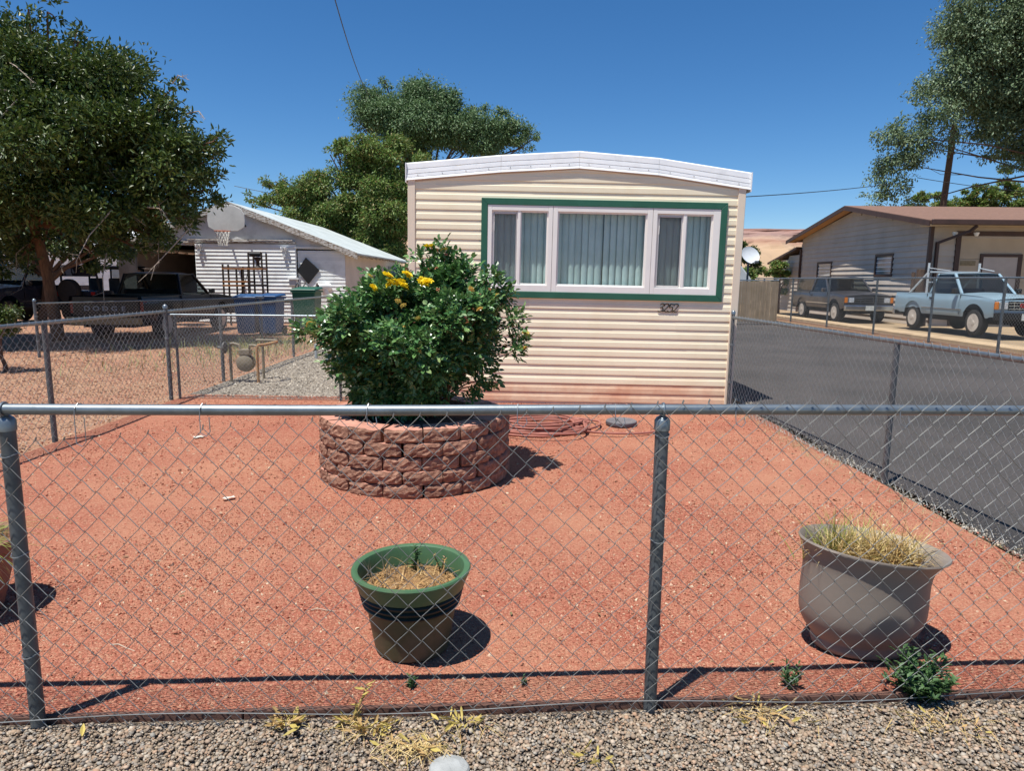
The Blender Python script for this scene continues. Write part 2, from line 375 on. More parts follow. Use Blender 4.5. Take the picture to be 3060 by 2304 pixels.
# mesa beyond the houses
def mesa():
    nx, ny = 180, 26; V = np.zeros((ny, nx, 3)); xs = np.linspace(-900, 2400, nx)
    prof = [(0, -2), (60, 4), (140, 16), (230, 34), (300, 50), (350, 58), (375, 64), (395, 72), (410, 80), (425, 86), (440, 92), (448, 99), (452, 104), (458, 110), (462, 114), (500, 117)]
    py = np.interp(np.linspace(0, len(prof) - 1, ny), range(len(prof)), [p[0] for p in prof]); pz = np.interp(np.linspace(0, len(prof) - 1, ny), range(len(prof)), [p[1] for p in prof])
    for i, x in enumerate(xs):
        gul = 26 * math.sin(x * .021) + 18 * math.sin(x * .053 + 1) + 12 * math.sin(x * .11 + 2) + 7 * math.sin(x * .27)
        for j in range(ny):
            t = j / (ny - 1); k = math.sin(math.pi * min(1, t * 1.15)) if t < .87 else .25
            V[j, i] = (x + RNG.normal(0, 1), 1040 + py[j] + gul * k * .9 + RNG.normal(0, 2) * k, pz[j] + (RNG.normal(0, .7) if 0 < j < ny - 3 else 0) + 1.5 * math.sin(x * .009) * t)
    i = np.arange(nx * ny).reshape(ny, nx); q = np.stack([i[:-1, :-1], i[:-1, 1:], i[1:, 1:], i[1:, :-1]], -1).reshape(-1)
    me = np_mesh('mesa', V.reshape(-1, 3), q, np.full((nx - 1) * (ny - 1), 4), False)
    m = bpy.data.materials.new('mesa_rock'); m.use_nodes = True; nt = m.node_tree; N = nt.nodes; L = nt.links; b = N['Principled BSDF']; b.inputs['Roughness'].default_value = .95
    tc = N.new('ShaderNodeTexCoord'); sx = N.new('ShaderNodeSeparateXYZ'); L.new(tc.outputs['Object'], sx.inputs[0])
    nz = N.new('ShaderNodeTexNoise'); nz.inputs['Scale'].default_value = .03; nz.inputs['Detail'].default_value = 8; L.new(tc.outputs['Object'], nz.inputs['Vector'])
    ma = N.new('ShaderNodeMath'); ma.operation = 'MULTIPLY_ADD'; ma.inputs[1].default_value = 14; L.new(nz.outputs[0], ma.inputs[0]); L.new(sx.outputs['Z'], ma.inputs[2])
    mr = N.new('ShaderNodeMapRange'); mr.inputs[1].default_value = 0; mr.inputs[2].default_value = 126; L.new(ma.outputs[0], mr.inputs[0])
    cr = N.new('ShaderNodeValToRGB'); el = cr.color_ramp.elements
    stops = [(0, '#9a8468'), (.45, '#a58a6c'), (.62, '#ab9074'), (.72, '#94705c'), (.78, '#a58a76'), (.84, '#8a6f66'), (.9, '#9a7a6f'), (.95, '#805c50'), (1, '#94705e')]
    while len(el) < len(stops): el.new(.5)
    for e, (p, c) in zip(el, stops): e.position = p; e.color = (*srgb(c), 1)
    L.new(mr.outputs[0], cr.inputs[0]); L.new(cr.outputs[0], b.inputs['Base Color'])
    o = link_mesh('mesa', me, m); o['kind'] = 'structure'
mesa()

# loose stones
def pts(n, x0, x1, y0, y1, zf, dz, front=None):
    x = RNG.uniform(x0, x1, n); y = RNG.uniform(y0, y1, n)
    if front is not None: y = y + (FY(x) - 2.2) * front(y)
    return np.stack([x, y, zf(x, y) + dz], 1)
PEB = tints('807a74 8f867b a3917c 7f766b b0a191 9b8471 b8ac9b 85827f a9937d 8f8070 b5957c c2b8aa 97958f b5a590 8a847e', (.88, .84, .78))
m_peb = M('pebble', PEB[0], island=PEB, rough=.75, spec=.3, bump=.2, bscale=150)
pos = pts(56000, -2.4, 2.5, 1.6, 2.2, pea_z, 0.002, lambda y: (y + 1.2) / 3.4)
sz = RNG.gamma(5, .0048 / 5, len(pos)); sz = np.clip(sz, .0022, .0115)
pos[:, 2] += sz * .3 + RNG.uniform(0, .009, len(pos))
o = scatter('pebbles', pos, sz, m_peb, ICO_V, ICO_F, .6, .12, True, flatrot=True)
tag(o, 'loose mixed grey and tan pebbles covering the verge before the fence', 'gravel', kind='stuff')
CH = tints('8a4536 b4604e bb6a56 a95644 c9826b b9634f c98a70 7d4236 c07060 dcb79d b05a49 b86650 c47a64 5f3a30', (.84, 1.08, 1.04))
m_chip = M('red_chip', CH[0], island=CH, rough=.85, spec=.2)
pos = pts(62000, -2.8, 2.85, 2.24, 4.4, red_z, .001, lambda y: np.clip((8.6 - y) / 6.4, 0, 1))
pos = np.concatenate([pos, pts(34000, -4.05, 2.75, 4.4, 8.25, red_z, .001)])
keep = np.hypot(pos[:, 0] + .7, pos[:, 1] - 5.25) > .76
nz = np.sin(pos[:, 0] * 2.3 + 1.1 * np.sin(pos[:, 1] * 1.9)) * np.sin(pos[:, 1] * 2.7 + .6 * np.sin(pos[:, 0] * 1.4))
keep &= (nz + RNG.normal(0, .5, len(pos)) > -.45); pos = pos[keep]
sz = np.clip(RNG.gamma(4, .0044 / 4, len(pos)), .0018, .012) * np.where(pos[:, 1] > 4.4, 1.35, 1)
o = scatter('red_chippings', pos, sz, m_chip, flat=.6); tag(o, 'red crushed rock chippings strewn over the front yard', 'gravel', kind='stuff')
TN = tints('a77e62 c09a78 8e6d54 d3b795 b5806a cfae8a 9d8468 e0cba8 9a6a50 b57a66', (.80, .75, .77))
m_tchip = M('tan_chip', TN[0], island=TN, rough=.85, spec=.2)
pos = pts(30000, -8.5, -4.16, 3.5, 12, tan_z, .002); sz = np.clip(RNG.gamma(5, .010 / 5, len(pos)), .004, .024)
pos2 = pts(12000, -11, -4.16, 12, 19, tan_z, .002); sz2 = np.clip(RNG.gamma(5, .014 / 5, len(pos2)), .005, .03)
o = scatter('tan_chippings', np.concatenate([pos, pos2]), np.concatenate([sz, sz2]), m_tchip, flat=.5); tag(o, 'tan crushed stone and leaf litter over the left neighbouring yard', 'gravel', kind='stuff')
GR = tints('8d8478 a79d8e 756d62 c6bcab 988e7f b3a897 d8cfbe', (.88, .88, .88))
m_gchip = M('grey_chip', GR[0], island=GR, rough=.85, spec=.2)
pos = pts(20000, -4.1, -1.3, 8.36, 14, gry_z, .002); sz = np.clip(RNG.gamma(6, .012 / 6, len(pos)), .005, .025)
o = scatter('grey_chippings', pos, sz, m_gchip, flat=.55); tag(o, 'grey crushed stone beside the trailer behind the cross fence', 'gravel', kind='stuff')

n = 5000; y = RNG.uniform(2.3, 12, n); x = 2.9 - .03 * (y - 2.5) * (y < 8.3) + np.abs(RNG.normal(0, .10, n)) - .06; pos = np.stack([x, y, np.full(n, .0)], 1)
o = scatter('edge_gravel', pos, np.clip(RNG.gamma(4, .006 / 4, n), .002, .016), m_gchip, flat=.6); tag(o, 'loose grey gravel crumbled along the edge of the asphalt drive', 'gravel', kind='stuff')
# ================================================================== TRAILER HOME
m_sid = M('cream_siding', (.93, .84, .625), (.88, .78, .56), 1.2, .5, .06, 20, spec=.35, rand=.025, stain=srgb('#e4cfa8'), sscale=2.2, samt=.35)
m_sidb = M('dusty_cream_siding', srgb('#e6cfb0'), srgb('#d8ad8e'), 2.5, .7, .1, 20, rand=.03, stain=srgb('#c07f63'), sscale=3, samt=.45)
m_trimc = M('cream_trim', srgb('#e9dac4'), srgb('#e0cfb8'), 2, .5)
m_fas = M('white_metal', srgb('#f1f2f1'), srgb('#e6e9ea'), 2.5, .38, .04, 12, spec=.5, stain=srgb('#bfc2c0'), sscale=4, samt=.4)
m_grn = M('green_trim', srgb('#2f6650'), srgb('#2a5c48'), 3, .45, .05, 30, spec=.4, stain=srgb('#4a7a66'), sscale=5, samt=.25)
m_vin = M('white_vinyl', (.89, .86, .80), (.84, .81, .75), 3, .4, .03, 30)
m_shade = M('trailer_interior', srgb('#5a564f'), srgb('#4b4841'), 2, .9)
m_blind = M('blind_fabric', (.545, .685, .64), (.46, .60, .555), 5, .7, .1, 200, rand=.1)
m_glass = glass('window_glass', (.93, .95, .95), .8)
m_screen = M('screen_frame', srgb('#c9c6c4'), None, 3, .5, metal=.3)
m_dark = M('dark_metal', srgb('#2b2b2d'), srgb('#1d1d1f'), 6, .5, metal=.6)
TR = thing('trailer_home', 'cream lap sided trailer home with white curved fascia and green framed window', 'trailer home', (.70, 8.2, .03), (0, .012, 0))
HW = 1.945                                   # half width
def fas_top(u):
    return float(np.interp(u, [-1.97, -.883, .016, .934, 2.0], [2.753, 2.865, 2.928, 2.87, 2.73]))
def fas_bot(u): return fas_top(u) - .198 + .006 * math.cos(u)
WU0, WU1, WW0, WW1 = -1.10, 1.755, 1.24, 2.38
def siding(u0, u1, w0, h, lip, y=0.0, cut_top=None):
    """one course of lap siding, u along the wall, bottom edge standing proud"""
    pr = [(0.002, 0), (-lip, 0.0), (-lip * 1.0, .014), (-lip * .93, h * .50), (-lip * .62, h * .58), (-lip * .5, h * .70), (-.0012, h + .012), (0.004, h + .012)]
    mb = MB(); vs = []
    for u in (u0, u1):
        for yy, zz in pr: vs.append((u, y + yy, w0 + zz))
    n = len(pr); mb.add(vs, [tuple(range(n)), tuple(reversed(range(n, 2 * n)))] + [(i, i + n, (i + 1) % n + n, (i + 1) % n) for i in range(n)])
    return mb
CH_ = .1118
k = 0
while True:
    w0 = .005 + k * CH_; wt_ = w0 + CH_
    us = [u for u in np.linspace(-HW + .07, HW - .06, 160) if fas_top(u) - .03 > wt_ - .02]
    if w0 > 2.84 or not us: break
    lo, hi = us[0], us[-1]
    if w0 + CH_ > WW0 + .02 and w0 < WW1 - .02 and True:
        spans = [(lo, WU0 + .02), (WU1 - .02, hi)]
        if w0 < WW0: spans = [(lo, hi)]
        if w0 + CH_ > WW1 + .02: spans = [(lo, hi)]
    else: spans = [(lo, hi)]
    for (a, b) in spans:
        h = CH_
        cuts = [a]
        if b - a > 2.5:
            cuts.append([-.1, .45, 1.15, .8, -.55, 1.3][k % 6] + .05 * (k % 3))
        cuts.append(b)
        for q in range(len(cuts) - 1):
            m = m_sidb if k < 2 else m_sid
            y = -.0012 * (q % 2)
            if w0 < WW0 < w0 + CH_ - .02 and b - a > 2.5:   # course under the sill: full width, trimmed behind the green board
                h = CH_
            mb = siding(cuts[q] - (.02 if q else 0), cuts[q + 1], w0, h, .0112, y)
            o = mb.build('siding_plank', m, TR)
    k += 1
# shell of the trailer behind the cladding
sh = MB()
D = 15.0
sh.box(-HW, HW, .006, .07, -.05, WW0 + .03)          # below window
sh.box(-HW, HW, .006, .07, WW1 - .03, 2.56)
sh.box(-HW, WU0 + .03, .006, .07, WW0 + .03, WW1 - .03); sh.box(WU1 - .03, HW, .006, .07, WW0 + .03, WW1 - .03)
sh.box(-HW, -HW + .06, .07, D, -.05, 2.56); sh.box(HW - .06, HW, .07, D, -.05, 2.56)
sh.box(-HW + .06, HW - .06, D - .08, D, -.05, 2.56)
sh.box(-HW + .06, HW - .06, .07, D - .08, .3, .36)
for a, b in ((-1.97, -.883), (-.883, .016), (.016, .934), (.934, 2.0)):   # gable infill
    aa, bb = max(a, -HW), min(b, HW)
    sh.prism([(aa, 2.56), (bb, 2.56), (bb, fas_top(bb) - .02), (aa, fas_top(aa) - .02)], 'y', .006, .07)
sh.build('wall', m_trimc, TR)
rf = MB()
for a, b in ((-1.97, -.883), (-.883, .016), (.016, .934), (.934, 2.0)):
    rf.hexa([(a, .012, fas_top(a) - .035), (b, .012, fas_top(b) - .035), (b, D, fas_top(b) - .035), (a, D, fas_top(a) - .035),
             (a, .012, fas_top(a) - .004), (b, .012, fas_top(b) - .004), (b, D, fas_top(b) - .004), (a, D, fas_top(a) - .004)])
rf.build('roof', m_fas, TR)
inn = MB()
inn.box(-1.7, 1.7, 2.4, 2.43, .36, 2.5); inn.box(-1.7, 1.7, .2, 2.4, 2.52, 2.54)
inn.build('inner_wall', m_shade, TR)
for a, b in ((-1.97, -.883), (-.883, .016), (.016, .934), (.934, 2.0)):
    mb = MB()
    n = 6
    prf = [(0, -.010), (.012, -.022), (.07, -.020), (.074, -.0135), (.079, -.0135), (.083, -.020), (.125, -.020), (.129, -.0135), (.134, -.0135), (.138, -.020), (.165, -.020), (.169, -.0145), (.173, -.021), (.196, -.026), (.200, -.010)]
    # drop from the top edge, depth out of the wall
    vs = []
    for u in (a + .0015, b - .0015):
        for dz, y in prf: vs.append((u, y - .006 + .022 * (1 - dz / .2) - .004, fas_top(u) - dz))
        vs.append((u, .004, fas_top(u) - .200)); vs.append((u, .03, fas_top(u)))
    q = len(prf) + 2
    mb.add(vs, [tuple(range(q)), tuple(reversed(range(q, 2 * q)))] + [(i, i + q, (i + 1) % q + q, (i + 1) % q) for i in range(q)])
    fo = mb.build('fascia_panel', m_fas, TR)
    for t in (.12, .38, .63, .87):
        u = a + (b - a) * t
        s_ = MB(); s_.lathe([(.0045, 0), (.0045, .003), (0, .004)], 8, (0, 0, 0)); 
        me = s_.mesh('screw', m_dark); so = link_mesh('screw', me, None, fo)
        so.location = (u, -.027, fas_top(u) - .148); so.rotation_euler = (R(90), 0, 0)
for s in (-1, 1):                                       # flashing at the two roof ends, and corner posts
    mb = MB(); u = 2.0 if s > 0 else -1.97
    mb.box(min(u, u + s * .012), max(u, u + s * .012), -.035, 1.2, fas_top(u) - .22, fas_top(u) - .002)
    mb.build('roof_end_cap', m_fas, TR)
    mb = MB(); lo, hi = (HW - .075, HW + .012) if s > 0 else (-HW - .012, -HW + .075)
    mb.box(lo, hi, -.022, .006, -.02, fas_bot(s * 1.9) + .02)
    mb.box(hi - .010 if s > 0 else lo, hi if s > 0 else lo + .010, .006, .09, -.02, fas_bot(s * 1.9) + .02)
    mb.build('corner_trim', m_trimc, TR, bevel=.004)
mb = MB()
for a, b in ((-HW + .075, -.883), (-.883, .016), (.016, .934), (.934, HW - .075)):
    mb.hexa([(a, -.014, fas_bot(a) - .016), (b, -.014, fas_bot(b) - .016), (b, .004, fas_bot(b) - .016), (a, .004, fas_bot(a) - .016), (a, -.014, fas_bot(a) + .02), (b, -.014, fas_bot(b) + .02), (b, .004, fas_bot(b) + .02), (a, .004, fas_bot(a) + .02)])
mb.build('j_channel', M('taupe_trim', srgb('#b9a18c'), None, 3, .6), TR)
# window
WN = MB(); WN.add([(0, 0, 0), (0.001, 0, 0), (0, .001, 0)], [(0, 1, 2)])
gt = .074
def trim(poly):
    mb = MB(); mb.prism(poly, 'y', -.034, -.004); return mb.build('green_trim_board', m_grn, TR, bevel=.003)
e_ = .0012
tb = trim([(WU0, WW1), (WU1, WW1), (WU1 - gt, WW1 - gt), (WU0 + gt, WW1 - gt)])
trim([(WU0, WW0), (WU0 + gt, WW0 + gt), (WU1 - gt, WW0 + gt), (WU1, WW0)])
trim([(WU0, WW0 + e_), (WU0, WW1 - e_), (WU0 + gt - e_, WW1 - gt), (WU0 + gt - e_, WW0 + gt)])
trim([(WU1, WW0 + e_), (WU1 - gt + e_, WW0 + gt), (WU1 - gt + e_, WW1 - gt), (WU1, WW1 - e_)])
FW0, FW1, FU0, FU1 = WW0 + gt, WW1 - gt, WU0 + gt, WU1 - gt
units = [(FU0, -.269, [(-.958, -.688, 1), (-.631, -.338, 0)]), (-.265, .893, [(-.193, .812, 0)]), (.897, FU1, [(.965, 1.238, 1), (1.299, 1.578, 0)])]
GW0, GW1 = 1.408, 2.225
def frame_rect(u0, u1, w0, w1, t, y0, y1, name, mat, par, tb_=None):
    t4 = t if isinstance(t, tuple) else (t, t, t, t)      # left right bottom top
    mb = MB()
    mb.box(u0, u0 + t4[0], y0, y1, w0, w1); mb.box(u1 - t4[1], u1, y0, y1, w0, w1)
    mb.box(u0 + t4[0], u1 - t4[1], y0 + .0006, y1, w0, w0 + t4[2]); mb.box(u0 + t4[0], u1 - t4[1], y0 + .0006, y1, w1 - t4[3], w1)
    return mb.build(name, mat, par, bevel=.0025)
for (u0, u1, panes) in units:
    a, b = panes[0][0], panes[-1][1]
    uf = frame_rect(u0, u1, FW0 + .001, FW1 - .001, (a - u0 - .018, u1 - b - .018, GW0 - FW0 - .018, FW1 - GW1 - .018), -.028, .045, 'window_frame', m_vin, TR)
    if len(panes) == 2:
        mb = MB(); mb.box(panes[0][1] + .012, panes[1][0] - .012, -.022, .045, GW0 - .018, GW1 + .018); mb.build('mullion', m_vin, uf, bevel=.002)
    for (p, q, scr) in panes:
        frame_rect(p - .018, q + .018, GW0 - .018, GW1 + .018, .018, -.012 if not scr else -.006, .02, 'sash', m_vin, uf)
        mb = MB(); mb.box(p - .002, q + .002, .010, .014, GW0 - .002, GW1 + .002); mb.build('pane', m_glass, uf)
        if scr:
            frame_rect(p, q, GW0 + .001, GW1 - .001, (.012, .008, .008, .02), -.014, -.007, 'screen_frame', m_screen, uf)
            # insect screen: a lattice of fine wires
            sm = MB()
            for x in np.linspace(p + .012, q - .008, 34): sm.add([(x - .0008, -.0095, GW0), (x + .0008, -.0095, GW0), (x + .0008, -.0095, GW1), (x - .0008, -.0095, GW1)], [(0, 1, 2, 3)])
            for z in np.linspace(GW0 + .008, GW1 - .02, 100): sm.add([(p, -.0105, z - .0008), (q, -.0105, z - .0008), (q, -.0105, z + .0008), (p, -.0105, z + .0008)], [(0, 1, 2, 3)])
            o = sm.build('insect_screen', M('screen_wire', srgb('#5d5c62'), None, 3, .6), uf); o['kind'] = 'stuff'
            mb = MB(); mb.box(p + .004, p + .010, -.024, -.014, GW0 + .60, GW0 + .70); mb.build('latch', m_vin, uf)
    # closed vertical blinds hung behind the glass
    x = a - .03
    while x < b + .03:
        w = .088; mb = MB(); seg = 6; vs = []
        tilt = random.uniform(-.004, .004)
        for z in (GW0 - .05, GW1 + .06):
            for i in range(seg + 1):
                t = i / seg * 2 - 1; vs.append((x + w * .5 * (t + 1), .128 - .019 * (1 - t * t) + (tilt + .012) * t, z))
        mb.add(vs, [(i, i + 1, i + seg + 2, i + seg + 1) for i in range(seg)])
        if not (.30 < (x + w / 2) < .34):
            o = mb.build('blind_slat', m_blind, TR, smooth=True)
        x += .079 if not (abs(x - .24) < .04) else .098
hr = MB(); hr.box(FU0, FU1, .09, .17, GW1 + .06, GW1 + .10); hr.build('blind_rail', m_vin, TR)
# house number, loose curly numerals screwed to the siding
def stroke(pts_, r, name, par, u, w, sc):
    P = []
    c = [Vector((p[0], 0, p[1])) for p in pts_]
    for i in range(len(c) - 1):           # catmull-rom
        p0, p1, p2, p3 = c[max(i - 1, 0)], c[i], c[i + 1], c[min(i + 2, len(c) - 1)]
        for t in np.linspace(0, 1, 5)[:-1]:
            P.append(.5 * ((2 * p1) + (p2 - p0) * t + (2 * p0 - 5 * p1 + 4 * p2 - p3) * t * t + (3 * p1 - p0 - 3 * p2 + p3) * t ** 3))
    P.append(c[-1])
    n = len(P); mb = MB()
    mb.tube([Vector((u + p.x * sc + .25 * p.z * sc, -.0155, w + p.z * sc)) for p in P], [r * (.55 + .75 * math.sin(math.pi * min(1, (i + .5) / n)) ** .6) for i in range(n)], 6)
    return mb.build(name, M('bronze_numeral', srgb('#4a4034'), srgb('#2f2a24'), 10, .5, metal=.5), par, smooth=True)
D3 = [(.1, .82), (.25, .98), (.5, .95), (.55, .75), (.35, .58), (.2, .52), (.42, .5), (.58, .32), (.45, .08), (.15, .02), (0, .15)]
D2 = [(.05, .72), (.12, .93), (.38, 1), (.58, .82), (.45, .55), (.2, .25), (.02, .05), (.2, .14), (.42, .02), (.62, .08), (.68, .2)]
D5 = [(.62, 1), (.45, .93), (.2, .97), (.14, .55), (.38, .64), (.58, .45), (.52, .16), (.28, 0), (.05, .1), (.06, .2)]
for i, dd in enumerate((D3, D2, D5, D2)):
    stroke(dd, .0052, 'house_number_digit', TR, 1.005 + i * .056, 1.108 - i * .001, .098)

# ================================================================== CHAIN LINK FENCES
m_galv = M('galvanised_pipe', srgb('#8d979c'), srgb('#7b8488'), 14, .42, .05, 60, metal=.75, spec=.5, stain=srgb('#6d7375'), sscale=9, samt=.5)
m_galvd = M('weathered_post', srgb('#6f7578'), srgb('#595f61'), 9, .55, .1, 50, metal=.55, stain=srgb('#3b3e40'), sscale=6, samt=.6)
m_wire = M('galvanised_wire', srgb('#a3a49f'), srgb('#7d7c77'), 5, .5, metal=.6, contrast=(.3, .7))
m_wired = M('dull_wire', srgb('#b3b4b1'), srgb('#989a98'), 2, .6, metal=.4)
def fabric(name, p0, p1, ztop, zbot, r, mat, parent, cell=.085, sides=4, fine=True, spikes=.0, ph=0, sag=None):
    p0 = np.array(p0, float); p1 = np.array(p1, float); Ln = np.linalg.norm(p1 - p0); d = (p1 - p0) / Ln; nrm = np.array([d[1], -d[0]])
    w = cell / 2; nw = int(Ln / w); V = []; F = []
    for i in range(nw):
        sm = (i + .5) * w; zt = ztop(sm) if callable(ztop) else ztop; zb = zbot(sm) if callable(zbot) else zbot
        ns = int(round((zt - zb) / w)); P = []
        wob = random.uniform(-.0015, .0015)
        for k_ in range(ns + 1):
            side = (k_ + i + ph) % 2; s = (i + side) * w; z = zt - k_ * w
            dep = (.0022 if side else -.0022)
            s += .003 * math.sin(z * 7 + i * .05) + wob + (sag(s, z) if sag else 0)
            dz = .004 * math.sin(s * 2.1 + z * 3)
            P.append((s, dep, z + dz))
        if fine:
            Q = []
            for a, b in zip(P[:-1], P[1:]):
                Q.append(a); Q.append((a[0] * .88 + b[0] * .12, a[1] * 1.35, a[2] * .88 + b[2] * .12)); Q.append((a[0] * .12 + b[0] * .88, b[1] * 1.35, a[2] * .12 + b[2] * .88))
            Q.append(P[-1]); P = Q
        if spikes:
            P.insert(0, (P[0][0] + .004, P[0][1], P[0][2] + spikes))
        o = len(V)
        for (s, dep, z) in P:
            c = p0 + d * s + nrm * dep
            for j in range(sides):
                a = 2 * math.pi * (j + .5) / sides; ox = r * 1.25 * math.sin(a); oy = r * math.cos(a)
                V.append((c[0] + d[0] * ox + nrm[0] * oy, c[1] + d[1] * ox + nrm[1] * oy, z))
        for k_ in range(len(P) - 1):
            for j in range(sides):
                j2 = (j + 1) % sides; F += [o + k_ * sides + j, o + k_ * sides + j2, o + (k_ + 1) * sides + j2, o + (k_ + 1) * sides + j]
    me = np_mesh(name, np.array(V) - np.array(ORG[parent.name]), F, np.full(len(F) // 4, 4), True)
    o = link_mesh(name, me, mat, parent); o['kind'] = 'stuff'; return o
def post(par, x, y, z0, z1, r, cap=True, mat=None, lean=(0, 0), name='post'):
    mb = MB(); mb.tube([(x, y, z0), (x + lean[0], y + lean[1], z1)], r, 14)
    o = mb.build(name, mat or m_galvd, par, smooth=True)
    if cap:
        mb = MB(); mb.lathe([(r + .004, 0), (r + .004, .028), (r * .8, .04), (r * .4, .047), (0, .05)], 14, (x + lean[0], y + lean[1], z1 - .012)); mb.build('post_cap', m_galv, o, smooth=True)
    return o
# --- front fence
FF = thing('chain_link_fence', 'low galvanised chain link fence nearest the camera across the front yard', 'fence', (0, FY(0), 0))
XL, XR = -2.6, 2.95
rl = MB(); RZ = lambda x: 1.072 - .0025 * x
pl = []
for x in np.linspace(XL, XR, 24): pl.append((x, FY(x) + .001 * math.sin(x * 5), RZ(x) + .002 * math.sin(x * 2.3)))
rl.tube(pl, .0175, 20); top_rail = rl.build('top_rail', m_galv, FF, smooth=True)
for (x, lean) in ((-1.586, (.0, 0)), (.5, (.0, 0)), (2.95, (0, 0))):
    y = FY(x) + .005
    po = post(FF, x, y, -.25, RZ(x) - .035, .0225, False, m_galvd, lean)
    mb = MB()                                      # loop cap carrying the rail
    mb.lathe([(.0265, 0), (.0265, .032), (.02, .042), (.008, .05), (.008, .052)], 14, (x, y, RZ(x) - .068))
    mb.tube([(x, y, RZ(x) - .02), (x, y + .0, RZ(x) - .012)], .009, 8)
    rr = [(x, FY(x) + .0215 * math.cos(t), RZ(x) + .0215 * math.sin(t)) for t in np.linspace(0, 2 * math.pi, 18)[:-1]]
    mb.tube(rr, .0045, 6, closed=True); mb.build('loop_cap', m_galv, po, smooth=True)
def mesh_top(s):
    x = XL + s; return float(np.interp(x, [-2.6, -1.33, -.884, -.41, 0, .495, .934, 3], [.97, .985, 1.025, 1.05, 1.062, 1.095, 1.112, 1.115]))
fabric('chain_link_mesh', (XL, FY(XL) - .024), (XR, FY(XR) - .024), mesh_top, lambda s: .0 - .02, .00135, m_wire, FF, .0856, 5, True, spikes=.012)
mb = MB(); mb.tube([(x, FY(x) - .027, .03 + .012 * math.sin(x * 4)) for x in np.linspace(XL, XR, 40)], .0018, 5); mb.build('tension_wire', m_wire, FF)
m_tie = M('aluminium_tie', (.30, .31, .31), None, 5, .4, metal=.7)
for x in (-1.36, -.98, -.46, .02, .34, .74, 1.3, -1.9, 1.85):
    mb = MB(); y, z = FY(x), RZ(x); ptsl = []
    for t in np.linspace(-.5, 1.25, 14): ptsl.append((x + .006 * t, y - .0205 * math.cos(t * math.pi * 1.1 - 1.2) * 1, z + .0205 * math.sin(t * math.pi * 1.1 + .5)))
    zb = mesh_top(x - XL); ptsl = [(x + .004, y + .018, z - .004), (x + .003, y + .012, z + .016), (x, y - .004, z + .0205), (x - .002, y - .019, z + .008), (x - .002, y - .024, z - .02), (x + .0, y - .027, min(zb, z - .03) - .012), (x + .018, y - .028, min(zb, z - .03) - .022), (x + .03, y - .026, min(zb, z - .03) - .008), (x + .026, y - .02, z - .02)]
    mb.tube(ptsl, .0015, 5); mb.build('wire_tie', m_tie, FF, smooth=True)
for x, zs in ((-1.586, (.93, .6, .25)), (.5, (.985, .62, .3))):
    for z in zs:
        mb = MB(); y = FY(x) + .005
        mb.tube([(x + .0245 * math.cos(t), y + .0245 * math.sin(t) - (.004 if math.sin(t) < -.6 else 0), z + .004 * math.cos(t * 2)) for t in np.linspace(0, 2 * math.pi, 16)[:-1]], .0018, 5, closed=True); mb.build('wire_tie', m_tie, FF)
# --- left side fence, cross fence, right fence, fence by the truck
def simple_fence(label, p0, p1, H, posts, pr=.024, rr=.0175, spikes=.02, cell=.085, wr=.0017, zb=.03, name='chain_link_fence', mesh_side=.02, mat=None, smat=None, sides=3):
    p0 = Vector((*p0, 0)); p1 = Vector((*p1, 0)); T = thing(name, label, 'fence', p0)
    d = (p1 - p0).normalized(); nrm = Vector((d.y, -d.x, 0)); Ln = (p1 - p0).length
    mb = MB(); mb.tube([p0 + d * (Ln * t) + Vector((0, 0, H)) for t in np.linspace(0, 1, 12)], rr, 12); mb.build('top_rail', mat or m_galv, T, smooth=True)
    for t, capd in posts:
        q = p0 + d * (t * Ln); post(T, q.x, q.y, -.2, H - .01 if not capd else H + .05, pr, capd, smat or m_galvd)
        for z in (.3, .75):
            if not capd: break
            mb = MB(); mb.lathe([(pr + .005, -.012), (pr + .005, .012)], 12, (q.x, q.y, z)); mb.build('brace_band', m_galv, T)
    a = p0 + nrm * mesh_side; b = p1 + nrm * mesh_side
    fabric('chain_link_mesh', (a.x, a.y), (b.x, b.y), H + .01, zb, wr, m_wired, T, cell, sides, False, spikes)
    return T
simple_fence('chain link fence running back along the left side of the red yard', (-4.17, 1.9), (-4.17, 20.0), 1.07, [((y - 1.9) / 18.1, False) for y in (3.9, 6.11, 9.81, 13.02, 16.2, 19.4)] + [((8.27 - 1.9) / 18.1, True)])
simple_fence('chain link cross fence from the left fence to the trailer corner', (-4.15, 8.29), (-1.3, 8.29), 1.03, [(.028, False), (.72, False), (.99, False)], .016, .014, 0.0, .05, .0014, .02)
RFc = simple_fence('chain link fence between the red yard and the asphalt drive', (2.95, 2.45), (2.60, 8.12), 1.07, [(0, False), (.445, False), (1, True)], .021, .0175, .02, .085, .0017, .03, mesh_side=-.02)
simple_fence('taller chain link fence on steel posts in front of the light blue pickup', (10.5, 11.0), (10.5, 30.0), 1.62, [((y - 11) / 19., False) for y in (12.2, 14.8, 17.3, 20, 23, 26, 29)], .03, .02, 0.02, .085, .0018, .05, mesh_side=-.02)
simple_fence('short dark chain link fence by the tree in the left yard', (-8.6, 12.4), (-6.2, 17.2), .98, [(0, True), (.98, False)], .026, .015, 0, .07, .0016, .05)
